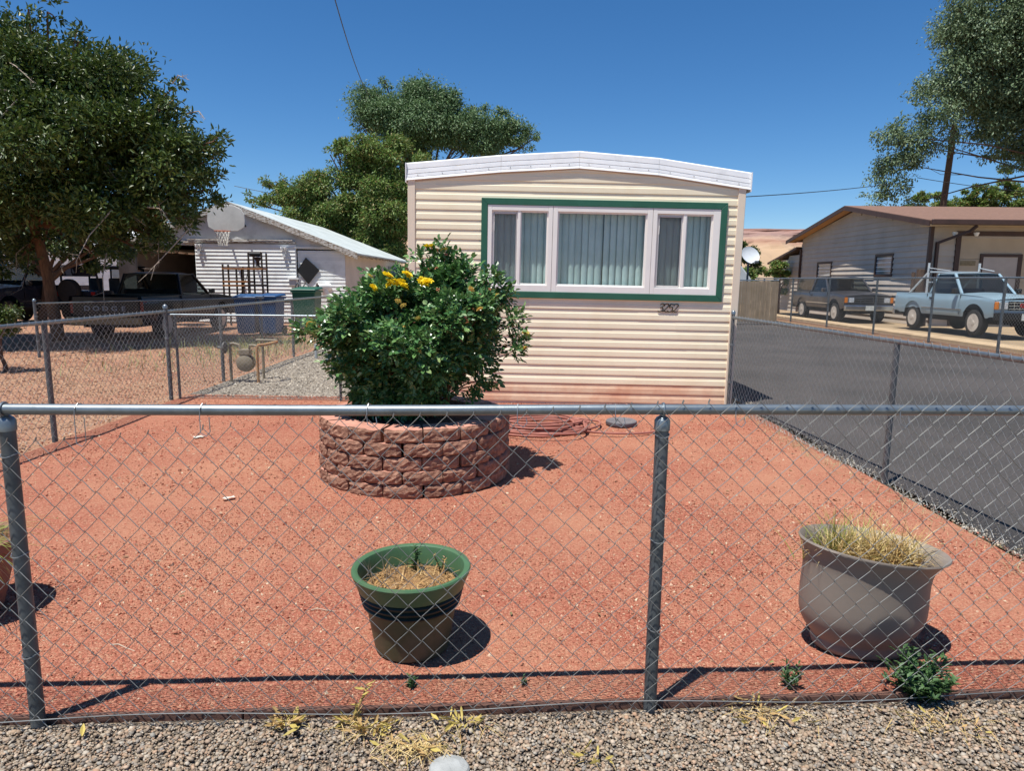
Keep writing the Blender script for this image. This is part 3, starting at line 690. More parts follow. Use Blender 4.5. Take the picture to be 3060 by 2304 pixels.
# fence with tan privacy slats behind the driveway
T = thing('slatted_fence', 'tan privacy slat fence at the far end of the asphalt drive', 'fence', (6.4, 24, 0))
for i, x in enumerate(np.arange(6.4, 9.18, .085)):
    mb = MB(); mb.box(x, x + .078, 24.0 + .004 * (i % 2), 24.012 + .004 * (i % 2), .12, 1.5 + random.uniform(-.006, .006)); mb.build('slat', M('tan_slat', srgb('#9a8770'), srgb('#8b7962'), 3, .8, rand=.08), T)
for x in (6.4, 7.6, 9.18): post(T, x, 24.04, -.2, 1.54, .03, True, m_galvd)
mb = MB(); mb.tube([(6.4, 24.03, 1.53), (9.18, 24.03, 1.53)], .02, 8); mb.build('top_rail', m_galv, T, smooth=True)

# ================================================================== ROUND PLANTER OF SPLIT FACED BLOCKS
PC = Vector((-.745, 5.25, 0))
PL = thing('round_planter', 'round planter of stacked rough faced red concrete blocks', 'planter', PC)
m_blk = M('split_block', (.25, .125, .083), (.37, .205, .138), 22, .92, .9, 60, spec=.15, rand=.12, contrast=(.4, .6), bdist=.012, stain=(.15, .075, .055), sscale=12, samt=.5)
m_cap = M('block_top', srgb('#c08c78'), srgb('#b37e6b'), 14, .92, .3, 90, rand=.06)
RP = .735; NB = 16; BH = .0965
def block_mesh(seed, cap=False):
    rg = np.random.default_rng(seed); nx, nz = 9, 5; half = math.pi / NB * .958; h = BH - .005
    bm = bmesh.new(); g = [[None] * (nx + 1) for _ in range(nz + 1)]
    for j in range(nz + 1):
        for i in range(nx + 1):
            tx = i / nx * 2 - 1; tz = j / nz; ex = max(0, abs(tx) - .88) / .12; ez = max(0, abs(tz * 2 - 1) - .8) / .2
            a = half * tx; rr = RP * math.cos(half) / math.cos(a) if True else RP
            out = .010 + rg.normal(0, .0042) - .016 * ex ** 1.5 - .007 * ez ** 1.6
            if j == nz: out -= .002
            r_ = RP - .012 + out
            zz = tz * h + (0 if j in (0, nz) else rg.normal(0, .003)) + (rg.normal(0, .0022) if j in (0, nz) else 0)
            g[j][i] = bm.verts.new((r_ * math.sin(a), -r_ * math.cos(a), max(0, zz)))
    for j in range(nz):
        for i in range(nx): bm.faces.new((g[j][i], g[j][i + 1], g[j + 1][i + 1], g[j + 1][i]))
    def ring(j):
        bk = []
        for i in range(nx + 1):
            tx = i / nx * 2 - 1; a = half * .93 * tx; bk.append(bm.verts.new(((RP - .20) * math.sin(a), -(RP - .20) * math.cos(a), 0 if j == 0 else h)))
        return bk
    b0, b1 = ring(0), ring(nz)
    for i in range(nx):
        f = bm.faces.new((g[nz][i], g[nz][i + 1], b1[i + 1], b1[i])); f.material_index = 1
        bm.faces.new((b0[i], b0[i + 1], g[0][i + 1], g[0][i])); bm.faces.new((b1[i], b1[i + 1], b0[i + 1], b0[i]))
    bm.faces.new([g[j][0] for j in range(nz + 1)] + [b1[0], b0[0]][::1]); bm.faces.new([g[j][nx] for j in reversed(range(nz + 1))] + [b0[nx], b1[nx]])
    bmesh.ops.recalc_face_normals(bm, faces=bm.faces)
    me = bpy.data.meshes.new('block'); bm.to_mesh(me); bm.free(); me.materials.append(m_blk); me.materials.append(m_cap); return me
BMS = [block_mesh(s) for s in range(14)]
for row in range(5):
    for i in range(NB):
        me = BMS[(i * 3 + row * 5) % 14]; o = bpy.data.objects.new('block', me); COL.objects.link(o); o.parent = PL
        o.rotation_euler = (random.uniform(-.006, .006), random.uniform(-.006, .006), 2 * math.pi * (i + .5 * (row % 2) + random.uniform(-.03, .03)) / NB)
        sc = 1 - .004 * row + random.uniform(-.009, .009); o.scale = (sc, sc, 1); o.location = (0, 0, row * BH - .005)
mb = MB(); mb.lathe([(.58, .40), (.4, .43), (.2, .45), (0, .46)], 24, PC); mb.build('soil', M('planter_soil', srgb('#6b4536'), srgb('#54382c'), 20, .95, .8, 60), PL)

# ================================================================== ROSE BUSH
RB = thing('rose_bush', 'big yellow rose bush growing out of the round block planter', 'bush', (-.70, 5.25, .42))
ROSE = tints('1f3a1c 2b4a24 35572b 274423 436436 30502c 56733f 2a4826 6d7f52', (2.3, 2.15, 2.2))
m_rose = M('rose_leaf', ROSE[0], island=ROSE, rough=.33, spec=.6, trans=.16)
m_cane = M('rose_cane', srgb('#5a4630'), srgb('#6d4f34'), 20, .8, .4, 60)
m_canedry = M('dry_cane', srgb('#a87a4c'), srgb('#8a6240'), 20, .8)
rcl = []                                               # leaf clumps: centre, radius
def hull(z):                                           # bush outline: left and right reach at a height (photo silhouette)
    L = np.interp(z, [.5, .62, .8, .95, 1.1, 1.2, 1.38, 1.45, 1.52, 1.6], [-1.10, -1.24, -1.34, -1.42, -1.50, -1.42, -1.2, -1.08, -.88, -.72])
    Rr = np.interp(z, [.5, .62, .8, .95, 1.1, 1.2, 1.38, 1.45, 1.52, 1.6], [-.52, -.46, -.31, -.08, .02, .0, -.08, -.14, -.22, -.32]); return L, Rr
while len(rcl) < 205:
    z = random.uniform(.56, 1.55); L, Rr = hull(z); cx = (L + Rr) / 2; hw = (Rr - L) / 2; ry = min(hw, .72)
    a = random.uniform(0, 2 * math.pi); q = random.random() ** .35
    r = random.uniform(.05, .115)
    x = cx + math.cos(a) * q * (hw - r * .9); y = 5.25 + math.sin(a) * q * (ry - r * .8)
    if z > 1.42 and random.random() < .45: continue
    rcl.append(((x, y, z), r))
for p, r in (((-.56, 5.15, 1.50), .08), ((-.54, 5.15, 1.58), .06), ((-.52, 5.15, 1.66), .045), ((-.6, 5.15, 1.55), .045), ((-.50, 5.15, 1.74), .03), ((-.66, 5.1, 1.64), .035), ((-.46, 5.2, 1.64), .05),
             ((-.1, 5.3, 1.45), .05), ((-.02, 5.3, 1.38), .05), ((-.2, 5.3, 1.5), .04), ((-.12, 5.2, 1.53), .03), ((.03, 5.2, 1.2), .07), ((.09, 5.2, 1.05), .05), ((.06, 5.15, .98), .05), ((-1.55, 5.2, 1.1), .06), ((-.22, 5.05, .72), .04), ((-.14, 5.05, .78), .05), ((-.3, 5.05, .64), .04)):
    rcl.append((p, r))
P = []; A = []; Nn = []; Lg = []
for (c, r) in rcl:
    n = int(np.clip(78 * (r / .09) ** 1.7, 14, 130)); d = rdir(n)
    cc = np.array(c); o_ = unit(cc - np.array((-.72, 5.35, .75)))
    p = cc + d * r * (RNG.random((n, 1)) ** .45) * 1.25
    ax = unit(d * .6 + o_ * .7 + RNG.normal(0, .5, (n, 3)) + np.array((0, 0, -.15)))
    nn = unit(np.array((0, 0, 1.0)) * .9 + o_ * .6 + RNG.normal(0, .45, (n, 3)))
    for q in range(n):                                  # three to five leaflets on a stalk
        side = np.cross(ax[q], nn[q]); ln = RNG.uniform(.030, .048)
        for (t, sgn) in ((1, 0), (.55, 1), (.55, -1), (.1, 1), (.1, -1))[:RNG.integers(3, 6)]:
            P.append(p[q] + ax[q] * ln * t * 1.15); A.append(ax[q] * (1 if sgn == 0 else .55) + side * sgn * .85 + RNG.normal(0, .12, 3)); Nn.append(nn[q] + RNG.normal(0, .2, 3)); Lg.append(ln * (1.1 if sgn == 0 else .9))
P, A, Nn, Lg = map(np.array, (P, A, Nn, Lg)); P[:, 0] -= .03; P[:, 2] -= .012
leaves('foliage', P, A, Nn, Lg, Lg * RNG.uniform(.6, .78, len(Lg)), m_rose, RB, fold=.16, curl=.12)
mb = MB(); mbd = MB()
for i, (c, r) in enumerate(rcl):
    if i % 2 and i < 170: continue
    b = Vector((-.72 + random.uniform(-.22, .22), 5.25 + random.uniform(-.2, .2), .42)); e = Vector(c); m_ = b.lerp(e, .5) + Vector((random.uniform(-.06, .06), random.uniform(-.06, .06), .10))
    (mbd if i % 11 == 0 else mb).tube([b, b.lerp(m_, .55) + Vector((0, 0, .03)), m_, e], [.0085, .0075, .006, .003], 5, False)
o = mb.build('canes', m_cane, RB, smooth=True); o['kind'] = 'stuff'
o = mbd.build('dry_canes', m_canedry, RB, smooth=True); o['kind'] = 'stuff'
# blossoms
m_yel = M('yellow_petal', srgb('#f5e236'), srgb('#f0d21c'), 30, .6, trans=.25)
m_pale = M('faded_petal', srgb('#eadb7a'), srgb('#d9b765'), 30, .6, trans=.25)
m_spent = M('spent_bloom', srgb('#a5704f'), srgb('#c08a68'), 30, .8)
m_pink = M('rose_hip', srgb('#b06a5c'), srgb('#c98778'), 30, .6)
def bloom_mesh(seed, R0, layers, mat, open_=1.0):
    rg = random.Random(seed); P = []; A = []; Nn = []; W = []; Lg = []
    for ly, (cnt, el, ln) in enumerate(layers):
        for i in range(cnt):
            a = 2 * math.pi * (i + .5 * (ly % 2)) / cnt + rg.uniform(-.2, .2); e = el + rg.uniform(-.15, .15)
            ax = (math.cos(a) * math.cos(e), math.sin(a) * math.cos(e), math.sin(e)); nn = (-math.cos(a) * math.sin(e), -math.sin(a) * math.sin(e), math.cos(e))
            P.append((0.1 * R0 * math.cos(a), .1 * R0 * math.sin(a), 0)); A.append(ax); Nn.append(nn); Lg.append(R0 * ln * rg.uniform(.85, 1.1)); W.append(R0 * ln * rg.uniform(.8, 1.05))
    o = leaves('bloom', *map(np.array, (P, A, Nn)), np.array(Lg), np.array(W), mat, None, fold=.28, curl=-.05 * open_)
    me = o.data; bpy.data.objects.remove(o); return me
BL = [bloom_mesh(s, .042, [(8, .15, 1), (8, .5, .9), (7, .85, .75), (5, 1.15, .6)], m_yel) for s in (1, 2, 3)]
BP = bloom_mesh(5, .036, [(7, .0, 1), (7, .45, .85), (5, .9, .6)], m_pale)
BS = bloom_mesh(6, .017, [(5, -.1, 1), (4, .7, .8)], m_spent); BK = bloom_mesh(7, .016, [(5, .5, 1), (4, 1.0, .8)], m_pink)
def bloom(me, name, x, y, z, s=1.0):
    o = bpy.data.objects.new(name, me); COL.objects.link(o); o.parent = RB
    o.location = Vector((x, y, z)) - ORG[RB.name]; o.rotation_euler = (random.uniform(.3, .9), random.uniform(-.5, .5), random.uniform(0, 6)); o.scale = (s,) * 3
for i, (px, py, s) in enumerate(((1157, 825, 1.0), (1170, 850, 1.15), (1195, 848, 1.1), (1165, 845, .9), (1203, 855, 1.2), (1263, 842, 1.0), (1277, 845, 1.1), (1268, 850, .9), (1218, 822, .9), (1212, 818, .7), (1115, 862, .9))):
    p = at(px, py, 4.86 + .02 * (i % 3)); bloom(BL[i % 3], 'yellow_rose', *p, s)
for px, py in ((1290, 737), (1275, 737)): bloom(BL[0], 'yellow_rose', *at(px, py, 5.1), .62)
for i in range(5): bloom(BP, 'faded_rose', *at(random.uniform(1180, 1450), random.uniform(840, 1000), 4.75), .7)
for i in range(46):
    c, r = random.choice([q for q in rcl if q[0][1] < 5.3 and q[0][2] > .9]); bloom(random.choice((BS, BK, BS, BP)), 'spent_flower', c[0] + random.uniform(-r, r), c[1] - r * 1.05, c[2] + random.uniform(0, r), random.uniform(.6, 1.15) * (.5 if False else 1))

# ================================================================== POTS
m_gpot = M('green_plastic_body', (.072, .082, .042), (.055, .066, .034), 4, .5, .1, 40, stain=(.17, .13, .085), sscale=3.5, samt=.7)
m_grim = M('green_plastic_rim', srgb('#4a6a4c'), srgb('#40603f'), 5, .45, .06, 40, stain=srgb('#7a7a60'), sscale=5, samt=.4)
m_gpotd = M('dark_green_band', srgb('#1d2a22'), srgb('#151f19'), 5, .45)
m_soilpot = M('potting_soil', srgb('#7a5a3c'), srgb('#9c7a4e'), 40, .95, .8, 90)
GP = thing('green_pot', 'dark green ribbed plastic pot of dead stalks behind the front fence', 'plant pot', (-.40, 2.63, .002))
c = (-.40, 2.63, .002)
prof = [(0, .004), (.135, .0), (.150, .006), (.158, .05), (.178, .17), (.186, .20)]
mb = MB(); mb.lathe(prof, 48, c); pb = mb.build('pot_body', m_gpot, GP, smooth=True)
mb = MB(); mb.lathe([(.184, .190), (.197, .198), (.199, .204), (.190, .212), (.190, .215), (.203, .222), (.205, .228), (.196, .236), (.196, .239), (.209, .246), (.211, .252), (.202, .262), (.2, .264)], 48, c); mb.build('ribbed_band', m_gpotd, GP, smooth=True)
mb = MB(); mb.lathe([(.200, .258), (.214, .266), (.226, .300), (.236, .324), (.240, .336), (.236, .343), (.224, .344), (.214, .338), (.210, .325), (.205, .29), (.198, .245), (.0, .24)], 48, c); mb.build('pot_rim', m_grim, GP, smooth=True)
mb = MB(); mb.lathe([(.2, .262), (.12, .272), (.05, .276), (0, .28)], 20, c); mb.build('soil', m_soilpot, GP)
DRY = [srgb(c_) for c_ in ('#a07b4c', '#c09a63', '#8a6a45', '#d3b47c', '#6d553c', '#b58c55', '#9d8a74')]
m_dry = M('dry_stalk', DRY[0], island=DRY, rough=.85, trans=.15)
n = 520; a = RNG.uniform(0, 6.283, n); q = .165 * np.sqrt(RNG.random(n)); roots = np.stack([c[0] + q * np.cos(a), c[1] + q * np.sin(a), np.full(n, .274)], 1)
dr = rdir(n); dr[:, 2] = np.abs(dr[:, 2]) * .8 + .15; dr[:, 0] -= np.cos(a) * q / .165 * .6; dr[:, 1] -= np.sin(a) * q / .165 * .6
blades('dead_stalks', roots, dr, RNG.uniform(.025, .09, n), .005, m_dry, GP, 3, .8)
n = 26; roots = np.stack([c[0] - .12 + RNG.normal(0, .045, n), c[1] + .03 + RNG.normal(0, .05, n), np.full(n, .27)], 1); dr = RNG.normal(0, .35, (n, 3)); dr[:, 2] = 1
blades('grey_stalks', roots, dr, RNG.uniform(.08, .14, n), .0035, M('grey_stalk', srgb('#7a6c5c'), srgb('#5f5347'), 20, .9), GP, 4, .3)
WEED = [srgb(c_) for c_ in ('#3d5a34', '#4b6b3d', '#34502d', '#5d7d49', '#48663c')]
m_weed = M('weed_leaf', WEED[0], island=WEED, rough=.55, trans=.2)
def sprig(name, base, h, nl, ln, wd, mat, parent, nst=1, spread=.3):
    P = []; A = []; Nn = []; Lg = []; mb = MB()
    for s in range(nst):
        d = Vector((random.gauss(0, spread), random.gauss(0, spread), 1)).normalized(); hh = h * random.uniform(.7, 1.1); b = Vector(base)
        tip = b + d * hh; mid = b.lerp(tip, .5) + Vector((0, 0, hh * .06)); mb.tube([b, mid, tip], [.003, .0022, .001], 5, False)
        for i in range(nl):
            t = (i + 1) / nl; p = b.lerp(tip, t); a_ = random.uniform(0, 6.28); P.append(p); A.append((math.cos(a_), math.sin(a_), .25 + .6 * t)); Nn.append((-.3 * math.cos(a_), -.3 * math.sin(a_), 1)); Lg.append(ln * (1.15 - .5 * t) * random.uniform(.7, 1.15))
    o = mb.build('stem', MATS['weed_leaf'], parent)
    Lg = np.array(Lg); leaves(name, np.array([tuple(p) for p in P]), np.array(A), np.array(Nn), Lg, np.full(len(Lg), wd) * RNG.uniform(.8, 1.2, len(Lg)), mat, parent, fold=.2, curl=.15)
sprig('foliage', (c[0] - .0, c[1] + .11, .272), .13, 26, .04, .008, m_weed, GP, 2, .1)
sprig('foliage', (c[0] + .11, c[1] + .1, .272), .09, 10, .02, .008, m_dry, GP, 3, .3)
# brown pot
BPt = thing('brown_pot', 'large grey brown urn pot full of dry straw coloured grass at right', 'plant pot', (1.455, 2.665, .002)); c = (1.455, 2.665, .002)
m_bpot = M('brown_plastic', (.235, .195, .16), (.2, .165, .135), 3, .5, .06, 40, stain=(.3, .255, .21), sscale=3, samt=.4)
def wr(x, y, z):
    t = max(0, z - .25) / .2; return x + .03 * t * t, y * .73, z - (.10 * x) * t * 1.2
prof = [(0, .004), (.175, .0), (.19, .006), (.196, .028), (.188, .042), (.202, .062), (.226, .092), (.243, .125), (.251, .16), (.2525, .20), (.2515, .25), (.2505, .30), (.252, .34), (.258, .38), (.278, .412), (.296, .43), (.292, .437), (.274, .424), (.252, .39), (.242, .34), (.236, .25), (.0, .24)]
mb = MB(); mb.lathe(prof, 56, c, warp=wr); mb.build('pot_body', m_bpot, BPt, smooth=60)
mb = MB(); mb.lathe([(.235, .345), (.1, .36), (0, .365)], 20, c, warp=wr); mb.build('soil', m_soilpot, BPt)
STRAW = [srgb(c_) for c_ in ('#c6a468', '#dcc28a', '#b08d55', '#e6d2a0', '#9a8a4c', '#cdb074', '#a9945a')]
m_straw = M('straw', STRAW[0], island=STRAW, rough=.7, trans=.2)
GRN = [srgb(c_) for c_ in ('#7d8a3e', '#94984a', '#6a7a36', '#a8a658')]
m_grn_blade = M('green_blade', GRN[0], island=GRN, rough=.6, trans=.2)
n = 1500; a = RNG.uniform(0, 6.283, n); q = .205 * np.sqrt(RNG.random(n)); roots = np.stack([c[0] + .015 + q * np.cos(a), c[1] + q * np.sin(a) * .42, np.full(n, .365)], 1)
dr = np.stack([-np.cos(a) * .3 + RNG.normal(0, .42, n), -np.sin(a) * .15 + RNG.normal(0, .2, n), RNG.uniform(.5, 1.3, n)], 1)
ln = RNG.uniform(.07, .24, n); blades('dry_grass', roots, dr, ln, .0055, m_straw, BPt, 6, 1.5)
n = 120; roots = np.stack([c[0] - .11 + RNG.normal(0, .06, n), c[1] + .03 + RNG.normal(0, .03, n), np.full(n, .36)], 1); dr = RNG.normal(0, .3, (n, 3)); dr[:, 2] = 1
blades('green_grass', roots, dr, RNG.uniform(.14, .26, n), .006, m_grn_blade, BPt, 5, .9)
n = 22; roots = np.stack([c[0] + .1 + RNG.normal(0, .08, n), c[1] + .03 + RNG.normal(0, .035, n), np.full(n, .36)], 1); dr = RNG.normal(0, .45, (n, 3)); dr[:, 0] += .2; dr[:, 2] = 1
blades('thin_stalks', roots, dr, RNG.uniform(.16, .28, n), .003, M('grey_green_stalk', srgb('#7c7d5a'), srgb('#9a8f68'), 9, .8), BPt, 6, .7)
# terracotta pot at the left edge
TP = thing('terracotta_pot', 'reddish brown pot with arching yellow green blades at left edge of photo', 'plant pot', (-2.44, 2.84, .002)); c = (-2.44, 2.84, .002)
mb = MB(); mb.lathe([(0, .004), (.15, 0), (.165, .01), (.19, .1), (.215, .2), (.23, .29), (.25, .30), (.255, .34), (.243, .345), (.225, .335), (.215, .29), (0, .28)], 40, c); mb.build('pot_body', M('terracotta', srgb('#7d5446'), srgb('#8d6353'), 5, .7, .1, 40), TP, smooth=True)
n = 240; a = RNG.uniform(0, 6.283, n); roots = np.stack([c[0] + .1 * np.cos(a) * RNG.random(n), c[1] + .1 * np.sin(a) * RNG.random(n), np.full(n, .285)], 1); dr = np.stack([np.cos(a) * .8, np.sin(a) * .8, RNG.uniform(.5, 1.5, n)], 1)
blades('arching_blades', roots, dr, RNG.uniform(.18, .42, n), .007, m_grn_blade, TP, 6, 1.5)
n = 160; a = RNG.uniform(0, 6.283, n); dr = np.stack([np.cos(a), np.sin(a), RNG.uniform(.2, 1, n)], 1); roots = roots[:n]
blades('dry_blades', roots, dr, RNG.uniform(.15, .36, n), .006, m_straw, TP, 6, 1.7)

# ================================================================== EDGING, WEEDS, LITTER
m_brd = M('edging_board', srgb('#5d4238'), srgb('#6e5044'), 6, .9, .5, 40, aniso=(1, 8, 8))
EB = thing('edging_board', 'long reddish brown board edging the red gravel under the front fence', 'edging', (0, FY(0) + .025, 0))
for a, b in ((-2.6, -.92), (-.915, .73), (.735, 2.3)):
    mb = MB(); mb.hexa([(a, FY(a) + .02, -.09), (b, FY(b) + .02, -.09), (b, FY(b) + .04, -.09), (a, FY(a) + .04, -.09), (a, FY(a) + .02, .012), (b, FY(b) + .02, .010), (b, FY(b) + .04, .010), (a, FY(a) + .04, .012)]); mb.build('board', m_brd, EB, bevel=.003)
def weed(label, base, h, nl, ln, wd, nst, spread, mat=m_weed):
    T = thing('weed', label, 'weed', base); sprig('foliage', base, h, nl, ln, wd, mat, T, nst, spread); return T
weed('big bushy green weed growing under the fence beside the brown pot', (1.50, 2.32, -.01), .16, 15, .055, .012, 46, .75)
weed('small green weed in red gravel left of the big weed', (1.045, 2.37, -.005), .095, 10, .035, .009, 7, .5)
weed('tiny green weed in red gravel below the green pot', (-.36, 2.33, -.005), .045, 7, .025, .008, 5, .6)
weed('faint green seedling near the middle post shadow', (.05, 2.36, -.005), .03, 6, .018, .006, 4, .6)
m_dl = M('dry_leaf', srgb('#b99b66'), srgb('#9a7a4c'), 12, .75, trans=.15, rand=.2)
m_dl2 = M('yellow_leaf', srgb('#bda95e'), srgb('#a39450'), 12, .7, trans=.15, rand=.2)
def curled_leaf(L, W, curl, seed):
    rg = random.Random(seed); n = 7; vs = []
    for i in range(n + 1):
        t = i / n; w = W * math.sin(math.pi * (t * .9 + .06)) * .5; z = L * curl * (t * t) + .004; x = L * t * (1 - .25 * curl * t)
        tw = rg.uniform(-.3, .3)
        vs += [(x, -w, z + w * (.7 + tw)), (x, 0, z), (x, w, z + w * (.7 - tw))]
    mb = MB(); mb.add(vs, [(3 * i + k_, 3 * i + k_ + 1, 3 * i + k_ + 4, 3 * i + k_ + 3) for i in range(n) for k_ in (0, 1)]); return mb
LM = [curled_leaf(.055, .016, .35, s).mesh('leaf', m_dl if s < 3 else m_dl2, smooth=60) for s in range(5)]
def dry_plant(label, base, n, spread, up=0.25, stalk=0, stems=40, sub=None):
    T = thing('dried_weed', label, 'dry weed', base)
    for i in range(n):
        o = bpy.data.objects.new('leaf', LM[i % 5 if sub is None else sub[i % len(sub)]]); COL.objects.link(o); o.parent = T; a = random.uniform(0, 6.28); q = spread * random.random() ** .7
        o.location = (q * math.cos(a) * 1.3, q * math.sin(a) * .55, .004 + up * random.random() * spread * .4); o.rotation_euler = (random.uniform(-1.2, 1.2), random.uniform(-.45, .35), a + random.uniform(-1.6, 1.6)); s = random.uniform(.45, .95); o.scale = (s, s, s)
    if stalk:
        mb = MB(); mb.tube([base, (base[0] + .03, base[1] + .01, base[2] + stalk * .5), (base[0] + .05, base[1] + .03, base[2] + stalk)], [.004, .003, .002], 6); mb.build('stalk', m_dl, T)
        for i in range(11):
            t = (i + 1) / 11; o = bpy.data.objects.new('leaf', LM[3 + i % 2]); COL.objects.link(o); o.parent = T; o.location = (.05 * t, .02 * t, stalk * t); o.rotation_euler = (random.uniform(-.6, .6), random.uniform(-.8, .6), random.uniform(0, 6.28)); o.scale = (.65,) * 3
    k_ = stems; a = RNG.uniform(0, 6.283, k_); roots = np.stack([base[0] + RNG.normal(0, spread * .7, k_), base[1] + RNG.normal(0, spread * .3, k_), np.full(k_, base[2] + .006)], 1); dr = np.stack([np.cos(a), np.sin(a), RNG.uniform(0, .5, k_)], 1)
    blades('dry_stems', roots, dr, RNG.uniform(.03, .11, k_), .003, m_straw, T, 4, .8)
dry_plant('rosette of yellowed curled leaves left of the dried stalk on the verge', (-.74, 2.11, .002), 34, .045, .5, 0, 20)
dry_plant('tall dried stalk with drooping yellow leaves at the board edge', (-.535, 2.125, .002), 12, .04, .3, .12, 25)
dry_plant('spread of dry golden leaves just right of the dried stalk', (-.47, 2.085, .002), 40, .06, .3, 0, 25)
dry_plant('flat straw tangle on the pebbles below the golden leaves', (-.30, 2.00, .002), 22, .09, .2, 0, 160)
dry_plant('two long yellow leaves lying at the pebble edge below green pot', (-.16, 2.12, .002), 24, .06, .35, 0, 24, [3, 4])
dry_plant('small yellow leaves lying on pebbles near bottom right of centre', (.26, 1.955, .002), 9, .05, .2, 0, 8, [3, 4])
dry_plant('straw and pale leaves lying near the fence right of middle post', (.9, 2.19, .002), 18, .13, .1, 0, 70)
dry_plant('scatter of dry leaves at the bottom right corner of verge', (1.5, 2.14, .002), 14, .13, .1, 0, 50)
def lone(name, label, cat, px, py, z, me, s=1, rz=0):
    d = F_ * FPX + R_ * (px - 1530) - U_ * (py - 1152); t = (z - CAM_H) / d[2]; p = np.array([0, 0, CAM_H]) + d * t
    o = bpy.data.objects.new(name, me); COL.objects.link(o); o.location = p; o.rotation_euler = (0, 0, rz); o.scale = (s,) * 3; return tag(o, label, cat)
lone('fallen_leaf', 'single yellowish leaf on pebbles near left post', 'leaf', 845, 2205, .003, LM[3], 1.1, .4)
lone('fallen_leaf', 'pale yellow leaf lying on bottom left pebbles', 'leaf', 245, 2205, .003, LM[4], .9, 2)
m_pap = M('paper', srgb('#d8d2c4'), srgb('#c4bcae'), 20, .8)
def scrap(L, W, s): 
    mb = MB(); rg = random.Random(s); n = 4; vs = []
    for i in range(n + 1):
        for k_ in range(3): vs.append((L * i / n, W * (k_ - 1) * .5, .006 + .010 * rg.random()))
    mb.add(vs, [(3 * i + k_, 3 * i + k_ + 1, 3 * i + k_ + 4, 3 * i + k_ + 3) for i in range(n) for k_ in (0, 1)]); return mb.mesh('scrap', m_pap)
lone('paper_scrap', 'crumpled white paper scrap on red gravel near left fence', 'litter', 578, 1310, .005, scrap(.09, .07, 1), 1, .8)
lone('paper_scrap', 'pale leaf shaped scrap on red gravel left of planter', 'litter', 665, 1495, .005, scrap(.08, .035, 2), 1, .7)
sm = MB(); sm.tube([(0, 0, .005), (.05, .01, .012), (.12, 0, .006), (.19, -.01, .005)], [.004, .0035, .003, .002], 6); sme = sm.mesh('twig', M('grey_twig', srgb('#b3a18c'), None, 9, .8))
lone('twig', 'thin pale twig on red gravel left of green pot', 'twig', 930, 1825, .003, sme, .6, -.05)
lone('twig', 'thin curved twig on the red gravel near left pot shadow', 'twig', 330, 1930, .003, sme, .7, -.3)
pk = MB(); pk.lathe([(.0, -.01), (.058, -.01), (.06, 0), (.055, .006), (.03, .012), (0, .014)], 28, (0, 0, 0), warp=lambda x, y, z: (x * 1.05, y, z + .003 * math.sin(x * 90) * math.sin(y * 70)))
lone('concrete_disc', 'small round grey concrete disc half sunk in pebbles at bottom edge', 'concrete disc', 1343, 2298, -.005, pk.mesh('disc', M('grey_concrete', srgb('#a3a5a2'), srgb('#8f918e'), 20, .9, .3, 120)))
# dry grass along the drive edge and by the left fence
n = 1500; y = RNG.uniform(2.6, 8.2, n); x = 2.78 - .035 * (y - 2.5) + RNG.normal(0, .07, n) - .03; roots = np.stack([x, y, np.full(n, .0)], 1); dr = RNG.normal(0, 1, (n, 3)); dr[:, 2] = np.abs(dr[:, 2]) * .8 + .1
o = blades('dry_verge_grass', roots, dr, RNG.uniform(.03, .13, n), .004, M('grey_straw', srgb('#8f8568'), island=[srgb(q_) for q_ in ('#8a8366', '#a79a72', '#7a7458', '#b7a67c', '#6f7352')], rough=.85), None, 3, 1.2)
tag(o, 'dry grass and litter along the foot of the driveway fence', 'grass')
n = 1300; x = RNG.normal(-5.2, .9, n); y = RNG.normal(14.2, 1.6, n); ok = (x < -4.2); roots = np.stack([x, y, np.zeros(n)], 1)[ok]; n = len(roots); dr = RNG.normal(0, .5, (n, 3)); dr[:, 2] = 1
o = blades('green_verge_grass', roots, dr, RNG.uniform(.08, .4, n), .012, M('olive_blade', srgb('#7d8556'), island=[srgb(q_) for q_ in ('#6d7a4a', '#8f9560', '#a5a06c', '#5f6d42')], rough=.8), None, 4, .6)
tag(o, 'tall weedy grass beside the bins along the left fence', 'grass')

n = 520; P = np.stack([RNG.uniform(-4, 2.7, n), RNG.uniform(2.3, 8.1, n), np.full(n, .008)], 1); P = P[np.hypot(P[:, 0] + .745, P[:, 1] - 5.25) > .8]; n = len(P); a = RNG.uniform(0, 6.283, n); A = np.stack([np.cos(a), np.sin(a), RNG.uniform(-.05, .25, n)], 1); Lg = RNG.uniform(.01, .035, n)
o = leaves('ground_litter', P, A, np.stack([RNG.normal(0, .3, n), RNG.normal(0, .3, n), np.ones(n)], 1), Lg, Lg * RNG.uniform(.15, .5, n), M('litter_fleck', srgb('#a88c64'), island=tints('a88c64 7a5f45 c9b48a 5f4a3a 8a8a5a b59a70', (1, 1, 1)), rough=.8), None, fold=.2)
tag(o, 'tiny dead leaves and bits scattered over the red gravel', 'leaf litter', kind='stuff')
